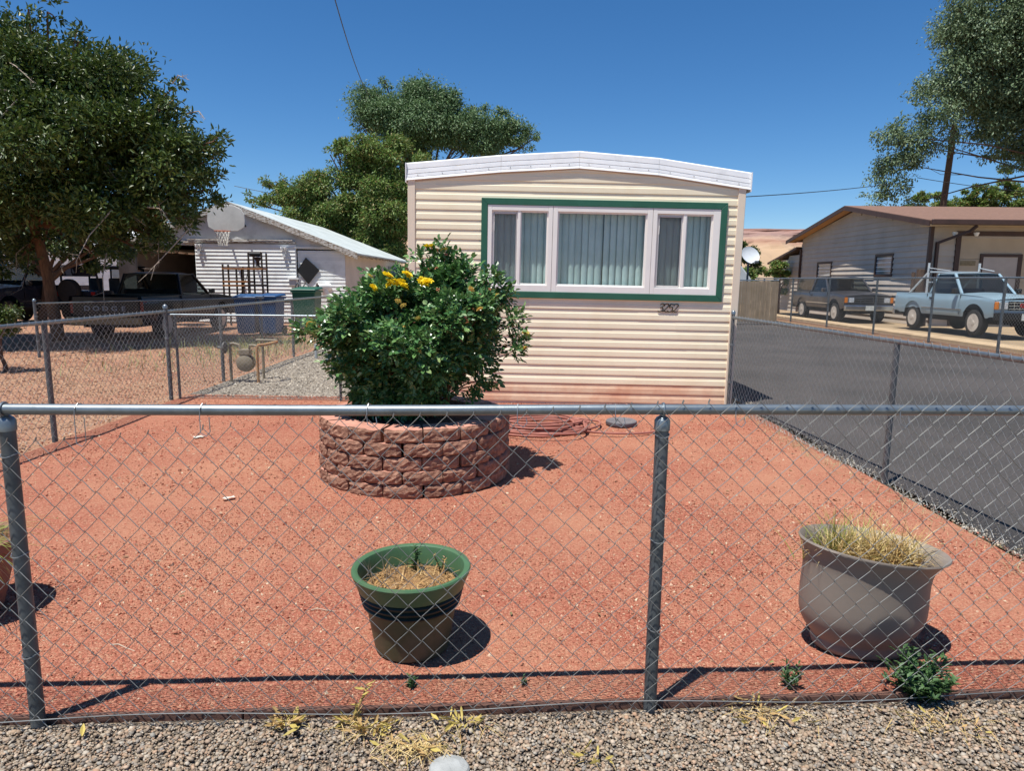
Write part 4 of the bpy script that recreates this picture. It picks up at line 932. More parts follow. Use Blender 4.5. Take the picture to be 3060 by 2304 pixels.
# ---- hose and disc
HO = thing('garden_hose', 'coiled terracotta red garden hose on gravel before the trailer', 'hose', (.4, 6.7, 0))
hp = []; rg = random.Random(4)
z = .013
for l in range(11):
    cx, cy = .30 + rg.uniform(-.16, .2), 6.78 + rg.uniform(-.2, .16); rx, ry = rg.uniform(.36, .62), rg.uniform(.22, .4); ph = rg.uniform(-.4, .4)
    for i in range(26):
        a = 2 * math.pi * i / 26; hp.append((cx + rx * math.cos(a + ph) * (1 + .07 * math.sin(3 * a + l)), cy + ry * math.sin(a + ph), .014 + .0075 * l + .006 * math.sin(2 * a + l)))
sm_ = []
for i in range(len(hp)):
    w = [hp[max(0, min(len(hp) - 1, i + d_))] for d_ in range(-3, 4)]; sm_.append(tuple(sum(q[k_] for q in w) / 7 for k_ in range(3)))
for i in range(1, 17):
    t = i / 16; a = -math.pi * .75 + t * 2.6; sm_.append((1.02 + .50 * math.cos(a), 6.82 + .34 * math.sin(a) , .014 + (.02 * (1 - t))))
m_hose = M('hose_rubber', (.36, .135, .10), (.30, .11, .08), 4, .6, stain=(.22, .09, .07), sscale=6)
mb = MB(); mb.tube(sm_, .0115, 8); mb.build('hose', m_hose, HO, smooth=True)
DS = MB(); DS.lathe([(0, 0), (.155, 0), (.162, .012), (.16, .042), (.15, .05), (.135, .046), (.0, .048)], 36, (0, 0, 0))
o = bpy.data.objects.new('rubber_disc', DS.mesh('rubber_disc', M('grey_lid', srgb('#5f5d61'), srgb('#6e6a6b'), 8, .7), smooth=True)); COL.objects.link(o); o.location = (1.145, 7.02, .0); tag(o, 'round grey rubber disc lying inside the hose loop before the trailer', 'disc')

# ---- gas meter behind the cross fence
GM = thing('gas_meter', 'dusty round faced gas meter on piping behind the cross fence', 'gas meter', (-3.83, 9.75, 0))
m_gas = M('gas_meter_paint', srgb('#8d8470'), srgb('#7a715f'), 8, .6, .1, 40, stain=srgb('#6b5a45'), sscale=6)
m_rust = M('rusty_pipe', srgb('#9a6a48'), srgb('#a98a64'), 9, .75, .2, 60)
def pipe(pl, r, m, nm='pipe'):
    mb = MB(); mb.tube(pl, r, 10); return mb.build(nm, m, GM, smooth=True)
pipe([(-4.03, 9.75, -.1), (-4.03, 9.75, .52), (-4.02, 9.75, .545), (-3.98, 9.75, .55), (-3.90, 9.75, .53), (-3.885, 9.75, .47)], .02, m_gas)
pipe([(-3.62, 9.68, -.1), (-3.62, 9.68, .50), (-3.60, 9.68, .535), (-3.52, 9.72, .54), (-3.42, 9.95, .56)], .020, m_rust)
pipe([(-3.69, 10.1, -.1), (-3.69, 10.1, .55)], .02, m_gas); pipe([(-3.78, 10.1, .57), (-3.42, 9.96, .58)], .017, m_gas)
pipe([(-3.76, 9.75, .47), (-3.74, 9.73, .53), (-3.66, 9.70, .53), (-3.62, 9.68, .52)], .016, m_gas)
mb = MB(); mb.lathe([(0, -.06), (.105, -.06), (.118, -.05), (.118, -.01), (.112, -.002), (.108, 0), (.128, .0), (.128, .02), (.118, .02), (.12, .075), (.1, .09), (0, .095)], 28, (-3.82, 9.76, .27), 'y'); mbd_ = mb.build('meter_body', m_gas, GM, smooth=True)
mb = MB(); mb.lathe([(0, -.004), (.018, -.004), (.02, 0)], 14, (-3.82, 9.70, .27), 'y'); mb.build('dial_boss', m_gas, mbd_)
mb = MB(); mb.box(-3.89, -3.74, 9.70, 9.82, .385, .47); mb.build('meter_head', m_gas, GM, bevel=.012, segs=2)
mb = MB(); mb.lathe([(0, -.03), (.05, -.03), (.085, -.008), (.085, .008), (.05, .03), (0, .03)], 18, (-4.10, 9.74, .49), 'x'); mb.tube([(-4.13, 9.74, .47), (-4.20, 9.74, .50)], .02, 8); mb.build('regulator', M('regulator_grey', srgb('#6d6d6a'), srgb('#5c5c59'), 9, .6, metal=.3), GM, smooth=True)
for i, (x, y, h) in enumerate(((-3.66, 12.74, .26), (-3.19, 11.76, .2))):
    T = MB(); T.tube([(0, 0, -.05), (0, 0, h)], .03, 12); T.lathe([(.034, h - .06), (.034, h), (.0, h + .005)], 12); me = T.mesh('pipe_stub', M('grey_pvc', srgb('#a3abad'), srgb('#8f999b'), 6, .5), smooth=True)
    o = bpy.data.objects.new('pipe_stub', me); COL.objects.link(o); o.location = (x, y, 0); tag(o, ('taller' if i == 0 else 'shorter') + ' grey pipe stub standing in grey gravel by the rose bush', 'pipe')

# ================================================================== TREES
BARK = M('bark', srgb('#6a5546'), srgb('#4a3b31'), 12, .9, .8, 30, aniso=(3, 3, .6))
BARKL = M('light_bark', srgb('#8a7d70'), srgb('#6b5f54'), 12, .9, .8, 30, aniso=(3, 3, .6))
def tree(name, label, base, lobes, n_leaf, ll, lw, mat, trunk_r, bark, group=None, sub=9, subr=(.16, .30), fork=.35, limbs=1.0, droop=.15, cat='tree', trunk_to=None, simple=True, dead=0, shell=.45, spiky=0, limb_p=1.0):
    T = thing(name, label, cat, base, group=group); base = Vector(base)
    C = [];
    for lb in lobes:
        cx, cy, cz, rx, ry, rz = lb[:6]; k_ = max(3, int(sub * (rx * ry * rz) ** (2 / 3) / 1.0 + 3))
        for i in range(k_):
            d = rdir(1)[0]; q = RNG.random() ** .38; r = RNG.uniform(*subr) * (rx + ry + rz) / 3
            C.append((np.array([cx + d[0] * rx * q * .88, cy + d[1] * ry * q * .88, cz + d[2] * rz * q * .88]), max(r, .12), np.array([cx, cy, cz])))
    area = np.array([c_[1] ** 2 * RNG.uniform(.25, 1.75) for c_ in C]); cnt = np.maximum(8, (n_leaf * area / area.sum()).astype(int))
    P = []; A = []; Nn = []
    for (c_, r, ctr), k_ in zip(C, cnt):
        d = rdir(k_); o_ = unit(c_ - ctr + 1e-6)
        st = np.array([1.15, 1.15, .75])
        p = c_ + d * r * st * (RNG.random((k_, 1)) ** shell) * (1 + RNG.uniform(.2, .75, (k_, 1)) * (RNG.random((k_, 1)) < .2))
        P.append(p); A.append(d * .6 + o_ * .3 + RNG.normal(0, .6, (k_, 3)) + np.array((0, 0, -droop + spiky))); Nn.append(np.array((0, 0, .9)) + d * .5 + RNG.normal(0, .55, (k_, 3)))
    P = np.concatenate(P); A = np.concatenate(A); Nn = np.concatenate(Nn); n = len(P)
    L = RNG.uniform(.7, 1.25, n) * ll; leaves('crown', P, A, Nn, L, RNG.uniform(.75, 1.25, n) * lw, mat, T, simple=simple, fold=.2, curl=.12)
    mb = MB(); cen = Vector(np.mean([c_[0] for c_ in C], axis=0)); zmin = min(l[2] - l[5] for l in lobes)
    tt = Vector(trunk_to) if trunk_to else Vector((base.x * .6 + cen.x * .4, base.y * .6 + cen.y * .4, base.z + (cen.z - base.z) * .55))
    p1 = base.lerp(tt, .5) + Vector((random.uniform(-.15, .15), random.uniform(-.15, .15), 0)) * trunk_r * 4
    mb.tube([base - Vector((0, 0, .3)), base + Vector((0, 0, .1)), p1, tt], [trunk_r * 1.35, trunk_r * 1.1, trunk_r * .9, trunk_r * .72], 10)
    mb.build('trunk', bark, T, smooth=True)
    mb = MB()
    for lb in lobes:
        if random.random() > limb_p: continue
        c_ = Vector(lb[:3]); s = tt if random.random() < .6 else p1.lerp(tt, .7)
        m_ = s.lerp(c_, .5) + Vector((random.uniform(-1, 1), random.uniform(-1, 1), random.uniform(-.2, .6))) * (c_ - s).length * .10
        mb.tube([s, s.lerp(m_, .5) + Vector((0, 0, .05)), m_, c_], [trunk_r * .55, trunk_r * .42, trunk_r * .3, trunk_r * .14], 7, False)
        subs = [x_ for x_ in C if np.linalg.norm(x_[2] - np.array(lb[:3])) < 1e-6]
        for x_ in subs[:int(len(subs) * limbs)]:
            e = Vector(x_[0]); h_ = m_.lerp(c_, random.random()); mm_ = h_.lerp(e, .5) + Vector(rdir(1)[0]) * (e - h_).length * .12
            mb.tube([h_, mm_, e], [trunk_r * .16, trunk_r * .10, trunk_r * .04], 5, False)
    o = mb.build('limbs', bark, T, smooth=True); o['kind'] = 'stuff'
    if dead:
        mb = MB()
        for i in range(dead):
            x_ = random.choice(C); p = Vector(x_[0]) + Vector((0, -x_[1], 0)); d = Vector((random.uniform(-.6, 1), -.5, random.uniform(-.9, .3))).normalized(); L_ = random.uniform(.5, 1.3)
            q = p + d * L_ * .5 + Vector(rdir(1)[0]) * .1; e = p + d * L_ + Vector((0, 0, -.15)); mb.tube([p, q, e], [.016, .011, .004], 5, False)
            for k_ in range(4):
                s = q.lerp(e, random.random()); mb.tube([s, s + (d * .4 + Vector(rdir(1)[0]) * .5) * .35 * L_], [.006, .002], 4, False)
        o = mb.build('dead_twigs', M('dead_twig', srgb('#a89a8a'), srgb('#8d7f70'), 10, .9), T); o['kind'] = 'stuff'
    return T
def lobe(px, py, Y, rpx, asp=(1, 1, 1)):
    p = at(px, py, Y); r = rpx * Y / FPX; return (p[0], p[1] + random.uniform(-.3, .3) * r, p[2], r * asp[0], r * asp[1], r * asp[2])
G1 = tints('2c401c 3a5224 48602b 33491f 566a30 5f7036 2f4a26 6b7440', (1.05, 1.0, .9))
G2 = tints('3a5233 4a6340 56704a 42593a 617a55 4d6a48 7a8a68', (1.5, 1.42, 1.35))
G3 = tints('4d6a33 5f7a3a 6b8440 425e2f 7c8c4a 557038 867a48 39522a', (1.35, 1.3, 1.3))
G4 = tints('4a5a44 5b6b52 66775c 52634a 75846a 6d7558 445540', (1.35, 1.42, 1.25))
m_l1 = M('dark_leaf', G1[0], island=G1, rough=.42, spec=.5, trans=.16)
m_l2 = M('elm_leaf', G2[0], island=G2, rough=.5, trans=.25)
m_l3 = M('locust_leaf', G3[0], island=G3, rough=.5, trans=.25)
m_l4 = M('grey_elm_leaf', G4[0], island=G4, rough=.5, trans=.25)
LT = [lobe(560, 655, 17, 45), lobe(480, 715, 17.3, 50), lobe(400, 735, 17.5, 50), lobe(290, 770, 18, 45), lobe(60, 770, 18, 60), lobe(640, 420, 17, 45), lobe(520, 300, 17, 60), lobe(250, 640, 17, 95, (1.2, 1, .8)), lobe(410, 640, 17, 85), lobe(505, 610, 17, 62), lobe(340, 720, 17.5, 65), lobe(70, 690, 18.5, 85), lobe(470, 700, 18, 45), lobe(220, 735, 19.5, 55), lobe(560, 560, 17, 60), lobe(620, 500, 17, 55), lobe(30, 560, 16.5, 110), lobe(430, 690, 19, 75, (1, 1, .9)), lobe(530, 640, 18, 55), lobe(310, 720, 19.5, 85, (1, 1, .7)), lobe(120, 740, 20, 80, (1.2, 1, .7)), lobe(20, 760, 19, 70), (-12.6, 17.6, 6.2, 2.1, 2.1, 1.8), (-10.7, 17.6, 5.8, 1.9, 2.0, 1.6), (-9.3, 17.3, 4.7, 1.7, 1.8, 1.5), (-8.15, 17.3, 4.15, 1.0, 1.4, 1.15), (-11.3, 16.8, 4.2, 2.1, 2.2, 1.4), (-13.5, 16.6, 4.0, 1.9, 2.2, 1.4), (-15.4, 17.5, 5.3, 2.2, 2.2, 2.4),
      (-8.7, 16.9, 3.15, 1.0, 1.2, .7), (-10.0, 16.6, 3.0, 1.4, 1.5, .6), (-13, 16, 2.7, 1.5, 1.4, .6), (-7.45, 17.3, 3.6, .45, .8, .6), (-14.6, 16.5, 2.4, 1.3, 1.4, .7),
      (-11.6, 17.5, 7.75, .25, .25, .6), (-11.15, 17.5, 7.7, .28, .28, .75), (-9.75, 17.5, 6.7, .25, .25, .6), (-12.6, 17.5, 7.5, .3, .3, .5), (-8.9, 17.4, 6.0, .3, .3, .5), (-8.35, 17.4, 5.6, .35, .3, .35), (-7.3, 17.4, 4.6, .3, .4, .4), (-10.4, 17.4, 7.0, .25, .25, .5)]
kk = .87; LT = [(x_ * kk, y_ * kk, 1.494 + (z_ - 1.494) * kk, a_ * kk, b_ * kk, c_ * kk) for (x_, y_, z_, a_, b_, c_) in LT]
tree('broadleaf_tree', 'big dense dark green tree filling the upper left corner', (-10.55, 15.9, 0), LT, 175000, .115, .048, m_l1, .13, M('warm_bark', srgb('#7d5a40'), srgb('#5a4232'), 12, .9, .8, 25, aniso=(3, 3, .6)), sub=12, subr=(.24, .42), limbs=.4, trunk_to=(-10.95, 15.9, 3.1), simple=False, dead=34, droop=.1, spiky=.25)
BT = [lobe(40, 690, 21, 75), lobe(190, 690, 21, 75), lobe(310, 680, 21, 70), lobe(420, 660, 20.5, 70), lobe(110, 775, 21.5, 45), lobe(270, 765, 21.5, 40), lobe(360, 740, 21, 40), lobe(-60, 740, 21, 80)]
tree('dark_tree', 'shaded dark tree filling the gap behind the big left tree', (-14.6, 21.3, 0), BT, 36000, .13, .06, m_l1, .14, BARK, sub=14, subr=(.26, .42), limbs=.4)
CT = [lobe(1060, 350, 40, 22), lobe(1150, 240, 40, 24), lobe(1260, 270, 40, 26), lobe(1410, 320, 40, 26), lobe(1600, 410, 40, 18), lobe(1460, 340, 40, 24), lobe(1175, 340, 40, 100, (1, 1, .85)), lobe(1110, 310, 40, 50), lobe(1275, 350, 40, 95), lobe(1215, 275, 40, 42), lobe(1380, 390, 40, 80, (1.1, 1, .8)), lobe(1480, 400, 40, 62), lobe(1535, 395, 40, 50), lobe(1565, 440, 40, 36), lobe(1510, 335, 40, 30), lobe(1230, 450, 40, 70, (1.3, 1, .6)), lobe(1430, 440, 40, 60, (1.5, 1, .5)), lobe(1090, 390, 40, 40), lobe(1340, 310, 40, 40)]
tree('elm_tree', 'tall grey green elm rising behind the trailer roof', (-4.4, 40, 0), CT, 95000, .165, .069, m_l2, .19, BARK, sub=9, limbs=.4, shell=.75, subr=(.30, .55), droop=.3, trunk_to=(-4.9, 40, 6.0))
CL = [lobe(960, 520, 36, 24), lobe(900, 530, 36, 22), lobe(985, 460, 36, 22), lobe(1030, 420, 36, 20), lobe(750, 585, 36, 16), lobe(845, 535, 36, 18), lobe(1110, 560, 36, 110, (1, .8, .9)), lobe(1190, 640, 36, 90), lobe(1010, 650, 36, 85), lobe(870, 575, 36, 60, (1.2, .8, .7)), lobe(930, 600, 36, 75), lobe(1060, 460, 36, 60), lobe(1150, 470, 36, 70), lobe(1010, 440, 36, 28), lobe(815, 600, 36, 42, (1.2, 1, .5)), lobe(770, 610, 36, 26, (1.3, 1, .5)), lobe(1150, 730, 36, 80), lobe(1230, 520, 36, 60), lobe(820, 540, 36, 30, (1.6, 1, .5)), lobe(1000, 520, 36, 36, (1.4, 1, .6)), lobe(1080, 720, 36, 70)]
tree('locust_tree', 'bright green leafy tree between the garage and the trailer', (-6.9, 36, 0), CL, 110000, .18, .07, m_l3, .19, BARK, sub=9, limbs=.4, shell=.6, subr=(.26, .46), droop=.2)
RTl = [lobe(2700, 490, 40, 48), lobe(2665, 570, 40, 50), lobe(2730, 560, 40, 35), lobe(2960, 70, 40, 120), lobe(2900, 220, 40, 110), lobe(3030, 240, 40, 120), lobe(2790, 330, 40, 75), lobe(2690, 430, 40, 75, (1, 1, .9)), lobe(2640, 520, 40, 55, (.9, 1, 1.2)), lobe(2620, 600, 40, 42), lobe(2775, 425, 40, 70, (1.1, 1, .5)), lobe(2960, 380, 40, 90, (1, 1, .7)), lobe(3080, 420, 40, 90), lobe(2860, 120, 40, 50), lobe(2980, 480, 40, 50, (1.1, 1, .7)), lobe(3090, 60, 40, 130), lobe(2740, 260, 40, 30), lobe(2720, 610, 40, 35, (1.4, 1, .5)), lobe(3140, 250, 40, 150), lobe(2690, 360, 40, 30), lobe(2620, 400, 40, 25), lobe(2850, 0, 40, 40)]
tree('elm_tree', 'large grey green elm spreading over the right house at upper right', (33.0, 40, 0), RTl, 130000, .19, .085, m_l4, .13, BARK, sub=10, limbs=.15, limb_p=.45, subr=(.28, .48), droop=.55, trunk_to=(31.5, 40, 8), shell=.6)
for i, (px, py, rp, lab) in enumerate(((2760, 600, 52, 'rounded green shrubby tree behind the brown roof left of the leaning pole'), (2900, 585, 58, 'rounded green shrubby tree behind the brown roof right of the pole'), (3020, 575, 62, 'shrubby tree with a raised tuft behind the brown roof at right edge'))):
    p = at(px, 800, 46); lo = [lobe(px - 40, py + 30, 46, rp * .8), lobe(px + 30, py + 20, 46, rp * .9), lobe(px, py - 5, 46, rp * .6), lobe(px + 10, py + 90, 46, rp * 1.2)] + ([lobe(3020, 505, 46, 24), lobe(3010, 530, 46, 26)] if i == 2 else [])
    tree('shrubby_tree', lab, (p[0], 46, 0), lo, 15000, .18, .09, m_l3, .12, BARK, 'trees behind the brown roof', sub=6, droop=.1)
for i, (px, py, Y, rp, lab) in enumerate(((2232, 745, 34, 42, 'small dark tree beside the trailer in front of the mesa'), (2330, 800, 36, 36, 'low bush at the foot of the mesa near the lean-to'), (2240, 840, 33, 40, 'low leafy bush behind the slat fence beside the trailer'))):
    p = at(px, 840, Y); tree('small_tree', lab, (p[0], Y, 0), [lobe(px, py, Y, rp), lobe(px + 26, py + 26, Y, rp * .8), lobe(px - 24, py + 10, Y, rp * .8), lobe(px + 6, py + 45, Y, rp)], 7000, .13, .07, m_l1 if i == 0 else m_l3, .08, BARK, sub=12, cat='tree' if i == 0 else 'bush')
# shrub at the left edge
tree('shrub', 'rounded green shrub at the far left edge behind the fence', (-7.9, 10.6, 0), [lobe(-5, 935, 10.6, 50), lobe(18, 975, 10.6, 40), lobe(-50, 960, 10.6, 70)], 3500, .05, .025, m_l1, .03, BARK, sub=25, cat='bush', simple=False)

# ================================================================== WHITE GARAGE ON THE LEFT
GA = thing('garage', 'white lap sided garage with peeling gable roof on the left', 'garage', (-9.09, 22.5, 0))
m_wsid = M('white_siding', srgb('#eef0ed'), srgb('#e0e3e1'), 1.5, .7, .15, 20, rand=.05, stain=srgb('#aeb0ac'), sscale=2, samt=.5)
m_gable = M('gable_board', (.66, .67, .67), (.58, .60, .61), 1.2, .8, .1, 10, stain=srgb('#87898a'), sscale=2)
m_peel = M('peeling_paint', srgb('#c9c5bc'), srgb('#7d6a56'), 9, .85, .4, 30, contrast=(.45, .6), aniso=(1, 1, 3))
m_metroof = M('pale_roofing', srgb('#c3cac6'), srgb('#b1b8b4'), 1.5, .6, .1, 8, stain=srgb('#9ca39f'))
m_gside = M('dusty_stucco', (.72, .62, .54), (.62, .53, .46), 1.2, .9, .2, 20)
GX0, GX1, GPK, GY = -12.75, -5.43, -9.09, 22.5
gz = lambda x: 3.80 - .385 * abs(x - GPK)              # roof line
# front wall courses right of the door opening
h = .118; z = .02; k = 0
while z < 2.36:
    mb = MB(); mb.hexa([(-6.95, GY - .022, z), (GX1, GY - .022, z), (GX1, GY, z), (-6.95, GY, z), (-6.95, GY - .006, z + h), (GX1, GY - .006, z + h), (GX1, GY, z + h), (-6.95, GY, z + h)])
    mb.build('siding_plank', m_wsid, GA); z += h
z = .05                                                # sliding door clad in lap siding, proud of the wall
SD = MB(); SD.box(-10.21, -6.98, GY - .10, GY - .03, .03, 2.52); sdo = SD.build('sliding_door', m_wsid, GA)
while z < 2.46:
    mb = MB(); mb.hexa([(-10.2, GY - .135, z), (-6.99, GY - .135 + .004 * math.sin(z * 9), z), (-6.99, GY - .10, z), (-10.2, GY - .10, z), (-10.2, GY - .108, z + h), (-6.99, GY - .108, z + h), (-6.99, GY - .10, z + h), (-10.2, GY - .10, z + h)])
    mb.build('siding_plank', m_wsid, sdo); z += h
mb = MB(); mb.box(GX0, -12.2, GY - .02, GY + .1, 0, 2.5); mb.build('pier', M('pier_board', srgb('#9fa09e'), srgb('#8b8c8a'), 3, .8), GA)
mb = MB(); mb.prism([(GX0, 2.52), (GX1, 2.36), (GX1, gz(GX1) - .05), (GPK, gz(GPK) - .05), (GX0, gz(GX0) - .05)], 'y', GY - .012, GY + .08); mb.build('gable_wall', m_gable, GA)
mb = MB(); mb.box(-10.6, -6.98, GY - .15, GY - .02, 2.555, 2.61); mb.box(-10.4, -7.05, GY - .19, GY - .11, 2.63, 2.67); mb.build('door_track', m_peel, GA)
mb = MB(); mb.box(-6.98, -5.7, GY - .04, GY - .013, 2.40, 2.47); mb.build('trim_board', m_wsid, GA)
mb = MB(); mb.box(GX1 - .05, GX1, GY + .08, 33, 0, gz(GX1) - .06); mb.box(GX0, GX0 + .05, GY + .1, 33, 0, gz(GX0) - .06); mb.box(GX0 + .05, GX1 - .05, 32.9, 33, 0, 2.3); mb.box(-6.95, GX1 - .05, GY, GY + .08, 0, 2.4); mb.build('side_wall', m_gside, GA)
mb = MB(); mb.prism([(-12.69, 0), (-5.49, 0), (-5.49, gz(-5.49) - .09), (GPK, gz(GPK) - .09), (-12.69, gz(-12.69) - .09)], 'y', GY + 8, GY + 8.1); mb.box(-10.2, -10.1, GY + .1, GY + 8, 0, 3.2); mb.build('inner_wall', M('bay_shade_boards', srgb('#1c1a18'), None, 3, .9), GA)  # near-black colour paints in the deep shade of the open garage bay
mb = MB(); mb.box(GX1, GX1 + .02, 30.2, 30.9, .15, 2.0); dr_ = mb.build('side_door', M('door_tan', srgb('#a3968a'), None, 3, .8), GA)
mb = MB(); mb.box(GX1 + .02, GX1 + .03, 30.3, 30.8, .9, 1.85); mb.build('door_pane', M('dark_pane', srgb('#3a3a3c'), None, 3, .2), dr_)
for s in (-1, 1):
    xe = GPK + s * 4.12
    mb = MB(); mb.hexa([(GPK, GY - .19, gz(GPK)), (xe, GY - .19, gz(xe)), (xe, 33.5, gz(xe)), (GPK, 33.5, gz(GPK)), (GPK, GY - .19, gz(GPK) + .05), (xe, GY - .19, gz(xe) + .05), (xe, 33.5, gz(xe) + .05), (GPK, 33.5, gz(GPK) + .05)])
    ro = mb.build('roof_slope', m_metroof, GA)
    n = 9
    for i in range(n):                                 # peeling rake boards
        a = GPK + (xe - GPK) * i / n; b = GPK + (xe - GPK) * (i + 1) / n - s * .012; w = random.uniform(-.02, .02)
        mb = MB(); mb.hexa([(a, GY - .22, gz(a) - .13 + w), (b, GY - .22, gz(b) - .13 + w), (b, GY - .19, gz(b) - .13 + w), (a, GY - .19, gz(a) - .13 + w), (a, GY - .22, gz(a) + .055), (b, GY - .22, gz(b) + .055), (b, GY - .19, gz(b) + .055), (a, GY - .19, gz(a) + .055)])
        mb.build('rake_board', m_peel, GA)
    for i in range(14):                                # rafter tails
        y = GY + .1 + i * .78; mb = MB(); x0 = GPK + s * 3.66; x1 = xe - s * .06
        mb.hexa([(min(x0, x1), y, gz(min(x0, x1)) - .10), (max(x0, x1), y, gz(max(x0, x1)) - .10), (max(x0, x1), y + .05, gz(max(x0, x1)) - .10), (min(x0, x1), y + .05, gz(min(x0, x1)) - .10), (min(x0, x1), y, gz(min(x0, x1)) - .004), (max(x0, x1), y, gz(max(x0, x1)) - .004), (max(x0, x1), y + .05, gz(max(x0, x1)) - .004), (min(x0, x1), y + .05, gz(min(x0, x1)) - .004)])
        mb.build('rafter_tail', m_peel, GA)
# fittings on the garage wall
for i, (x, z, lab) in enumerate(((-7.33, 2.28, 'white twin floodlight high on the right of the sliding door'), (-10.05, 2.35, 'white floodlight high on the left edge of the sliding door'))):
    T = thing('floodlight', lab, 'light', (x, GY - .14, z)); mb = MB(); mb.box(x - .06, x + .06, GY - .17, GY - .135, z - .05, z + .07); mb.build('base', m_wsid, T)
    for s in (-1, 1):
        mb = MB(); mb.lathe([(0, 0), (.035, .0), (.06, .10), (.058, .11), (0, .10)], 12, (x + s * .06, GY - .19, z + .05)); mb.build('lamp_head', m_wsid, T, smooth=True)
    mb = MB(); mb.box(x - .04, x + .04, GY - .22, GY - .17, z - .16, z - .06); mb.build('sensor', m_gable, T)
T = thing('diamond_panel', 'black diamond shaped panel on the white garage wall', 'panel', (-6.55, GY - .06, 1.5)); mb = MB()
mb.prism([(-6.98, 1.70), (-6.62, 1.27), (-6.25, 1.72), (-6.68, 2.12)], 'y', GY - .06, GY - .03); mb.build('panel', M('black_panel', srgb('#1c1d1f'), None, 3, .6), T, bevel=.006)
T = thing('wall_box', 'small white wall box beside the black diamond panel', 'wall box', (-7.0, GY - .15, 1.25)); mb = MB(); mb.box(-7.2, -6.85, GY - .34, GY - .14, 1.42, 1.47); mb.build('lid', m_wsid, T); mb = MB(); mb.box(-7.17, -6.93, GY - .30, GY - .14, 1.22, 1.42); mb.build('box', m_gable, T, bevel=.01)
T = thing('dryer_vent', 'round white pipe vent jutting from the garage wall', 'vent', (-6.1, GY - .1, 1.15)); mb = MB(); mb.tube([(-5.95, GY - .03, 1.18), (-6.1, GY - .26, 1.18), (-6.24, GY - .4, 1.18)], .12, 16, False); mb.tube([(-6.1, GY - .26, 1.2), (-6.02, GY - .2, .95)], .10, 14, False); mb.build('duct', m_wsid, T, smooth=True); mb = MB(); mb.lathe([(0, 0), (.1, 0), (.1, .01)], 16, (0, 0, 0)); me_ = mb.mesh('mouth', MATS['black_panel']); o = link_mesh('mouth', me_, None, T); o.location = Vector((-6.2, GY - .36, 1.18)) - ORG[T.name]; o.rotation_euler = (R(60), 0, R(-40))
# basketball hoop
HP = thing('basketball_hoop', 'weathered fan shaped backboard with orange rim and white net on garage', 'basketball hoop', (-9.1, GY - .6, 2.9))
pb0 = at(620, 660, GY - .75); pb1 = at(733, 660, GY - .75); hx = (pb0[0] + pb1[0]) / 2; hw_ = (pb1[0] - pb0[0]) / 2; hz0 = at(677, 690, GY - .75)[2]; hz1 = at(677, 612, GY - .75)[2]
poly = [(hx - hw_ * .6, hz0), (hx + hw_ * .6, hz0), (hx + hw_ * .95, hz0 + .12), (hx + hw_, hz0 + .3), (hx + hw_ * .97, hz1 - .28), (hx + hw_ * .8, hz1 - .12), (hx + hw_ * .45, hz1 - .02), (hx, hz1), (hx - hw_ * .45, hz1 - .02), (hx - hw_ * .8, hz1 - .12), (hx - hw_ * .97, hz1 - .28), (hx - hw_, hz0 + .3), (hx - hw_ * .95, hz0 + .12)]
mb = MB(); mb.prism(poly, 'y', GY - .78, GY - .74); mb.build('backboard', M('weathered_white', srgb('#c9c9c4'), srgb('#b5b5b0'), 2, .6), HP, bevel=.008)
mb = MB()
for s in (-.3, .3): mb.bar((hx + s, GY - .02, hz0 + .2), (hx + s, GY - .74, hz0 + .5), .05, .05)
mb.build('bracket', m_dark, HP)
rc = (hx - .02, GY - 1.04, hz0 - .02); mb = MB(); mb.tube([(rc[0] + .23 * math.cos(t), rc[1] + .23 * math.sin(t), rc[2]) for t in np.linspace(0, 6.283, 25)[:-1]], .012, 6, closed=True); mb.bar((rc[0], GY - .78, rc[2]), (rc[0], rc[1] + .22, rc[2]), .12, .03); mb.build('rim', M('orange_rim', srgb('#a8562c'), None, 3, .5), HP, smooth=True)
mb = MB(); ns = 12
for d in (-1, 1):
    for i in range(ns):
        pl = []
        for k_ in range(8):
            t = k_ / 7; rr = .225 - .10 * t ** .7 ; a = 2 * math.pi * (i + d * t * 2.2) / ns; pl.append((rc[0] + rr * math.cos(a), rc[1] + rr * math.sin(a), rc[2] - .44 * t))
        mb.tube(pl, .0075, 4, False)
o = mb.build('net', M('net_cord', srgb('#d8d6cc'), None, 3, .8), HP); o['kind'] = 'stuff'
# shelving rack
RK = thing('shelf_rack', 'tall brown shelving rack standing before the white garage wall', 'shelf', (-8.1, 20.9, 0)); ry0, ry1 = 20.75, 21.15
m_rk = M('rack_steel', srgb('#3b3029'), srgb('#2c2622'), 6, .7); m_wd = M('rack_wood', srgb('#a9754a'), srgb('#8a5d3a'), 8, .8)
rx0, rx1 = at(672, 840, 20.9)[0], at(792, 840, 20.9)[0]
for x, zt in ((rx0 + .02, 1.85), (rx0 + .42, 1.75), (rx0 + .62, 1.78), (rx0 + .80, 2.2), (rx1 - .02, 2.2)):
    for y in (ry0, ry1):
        mb = MB(); mb.box(x - .022, x + .022, y - .02, y + .02, 0, zt); mb.build('upright', m_rk, RK)
for x0, x1, z, m in ((rx0, rx1, 1.70, m_wd), (rx0, rx1 - .55, 1.20, m_wd), (rx0, rx1 - .45, 1.32, m_wd), (rx0 + .75, rx1, 1.22, m_rk), (rx0, rx1 + .9, .72, m_rk)):
    mb = MB(); mb.box(x0, x1, ry0 - .03, ry1 + .03, z, z + .05); mb.build('shelf', m, RK)
mb = MB(); mb.bar((rx0 + .5, ry0, .9), (rx0 + .78, ry0, 1.65), .03, .01); mb.build('brace', m_rk, RK)
T = thing('bench_grinder', 'dark machine standing on top of the shelving rack', 'machine', (rx0 + 1.0, 20.95, 1.75)); X = rx0 + 1.0
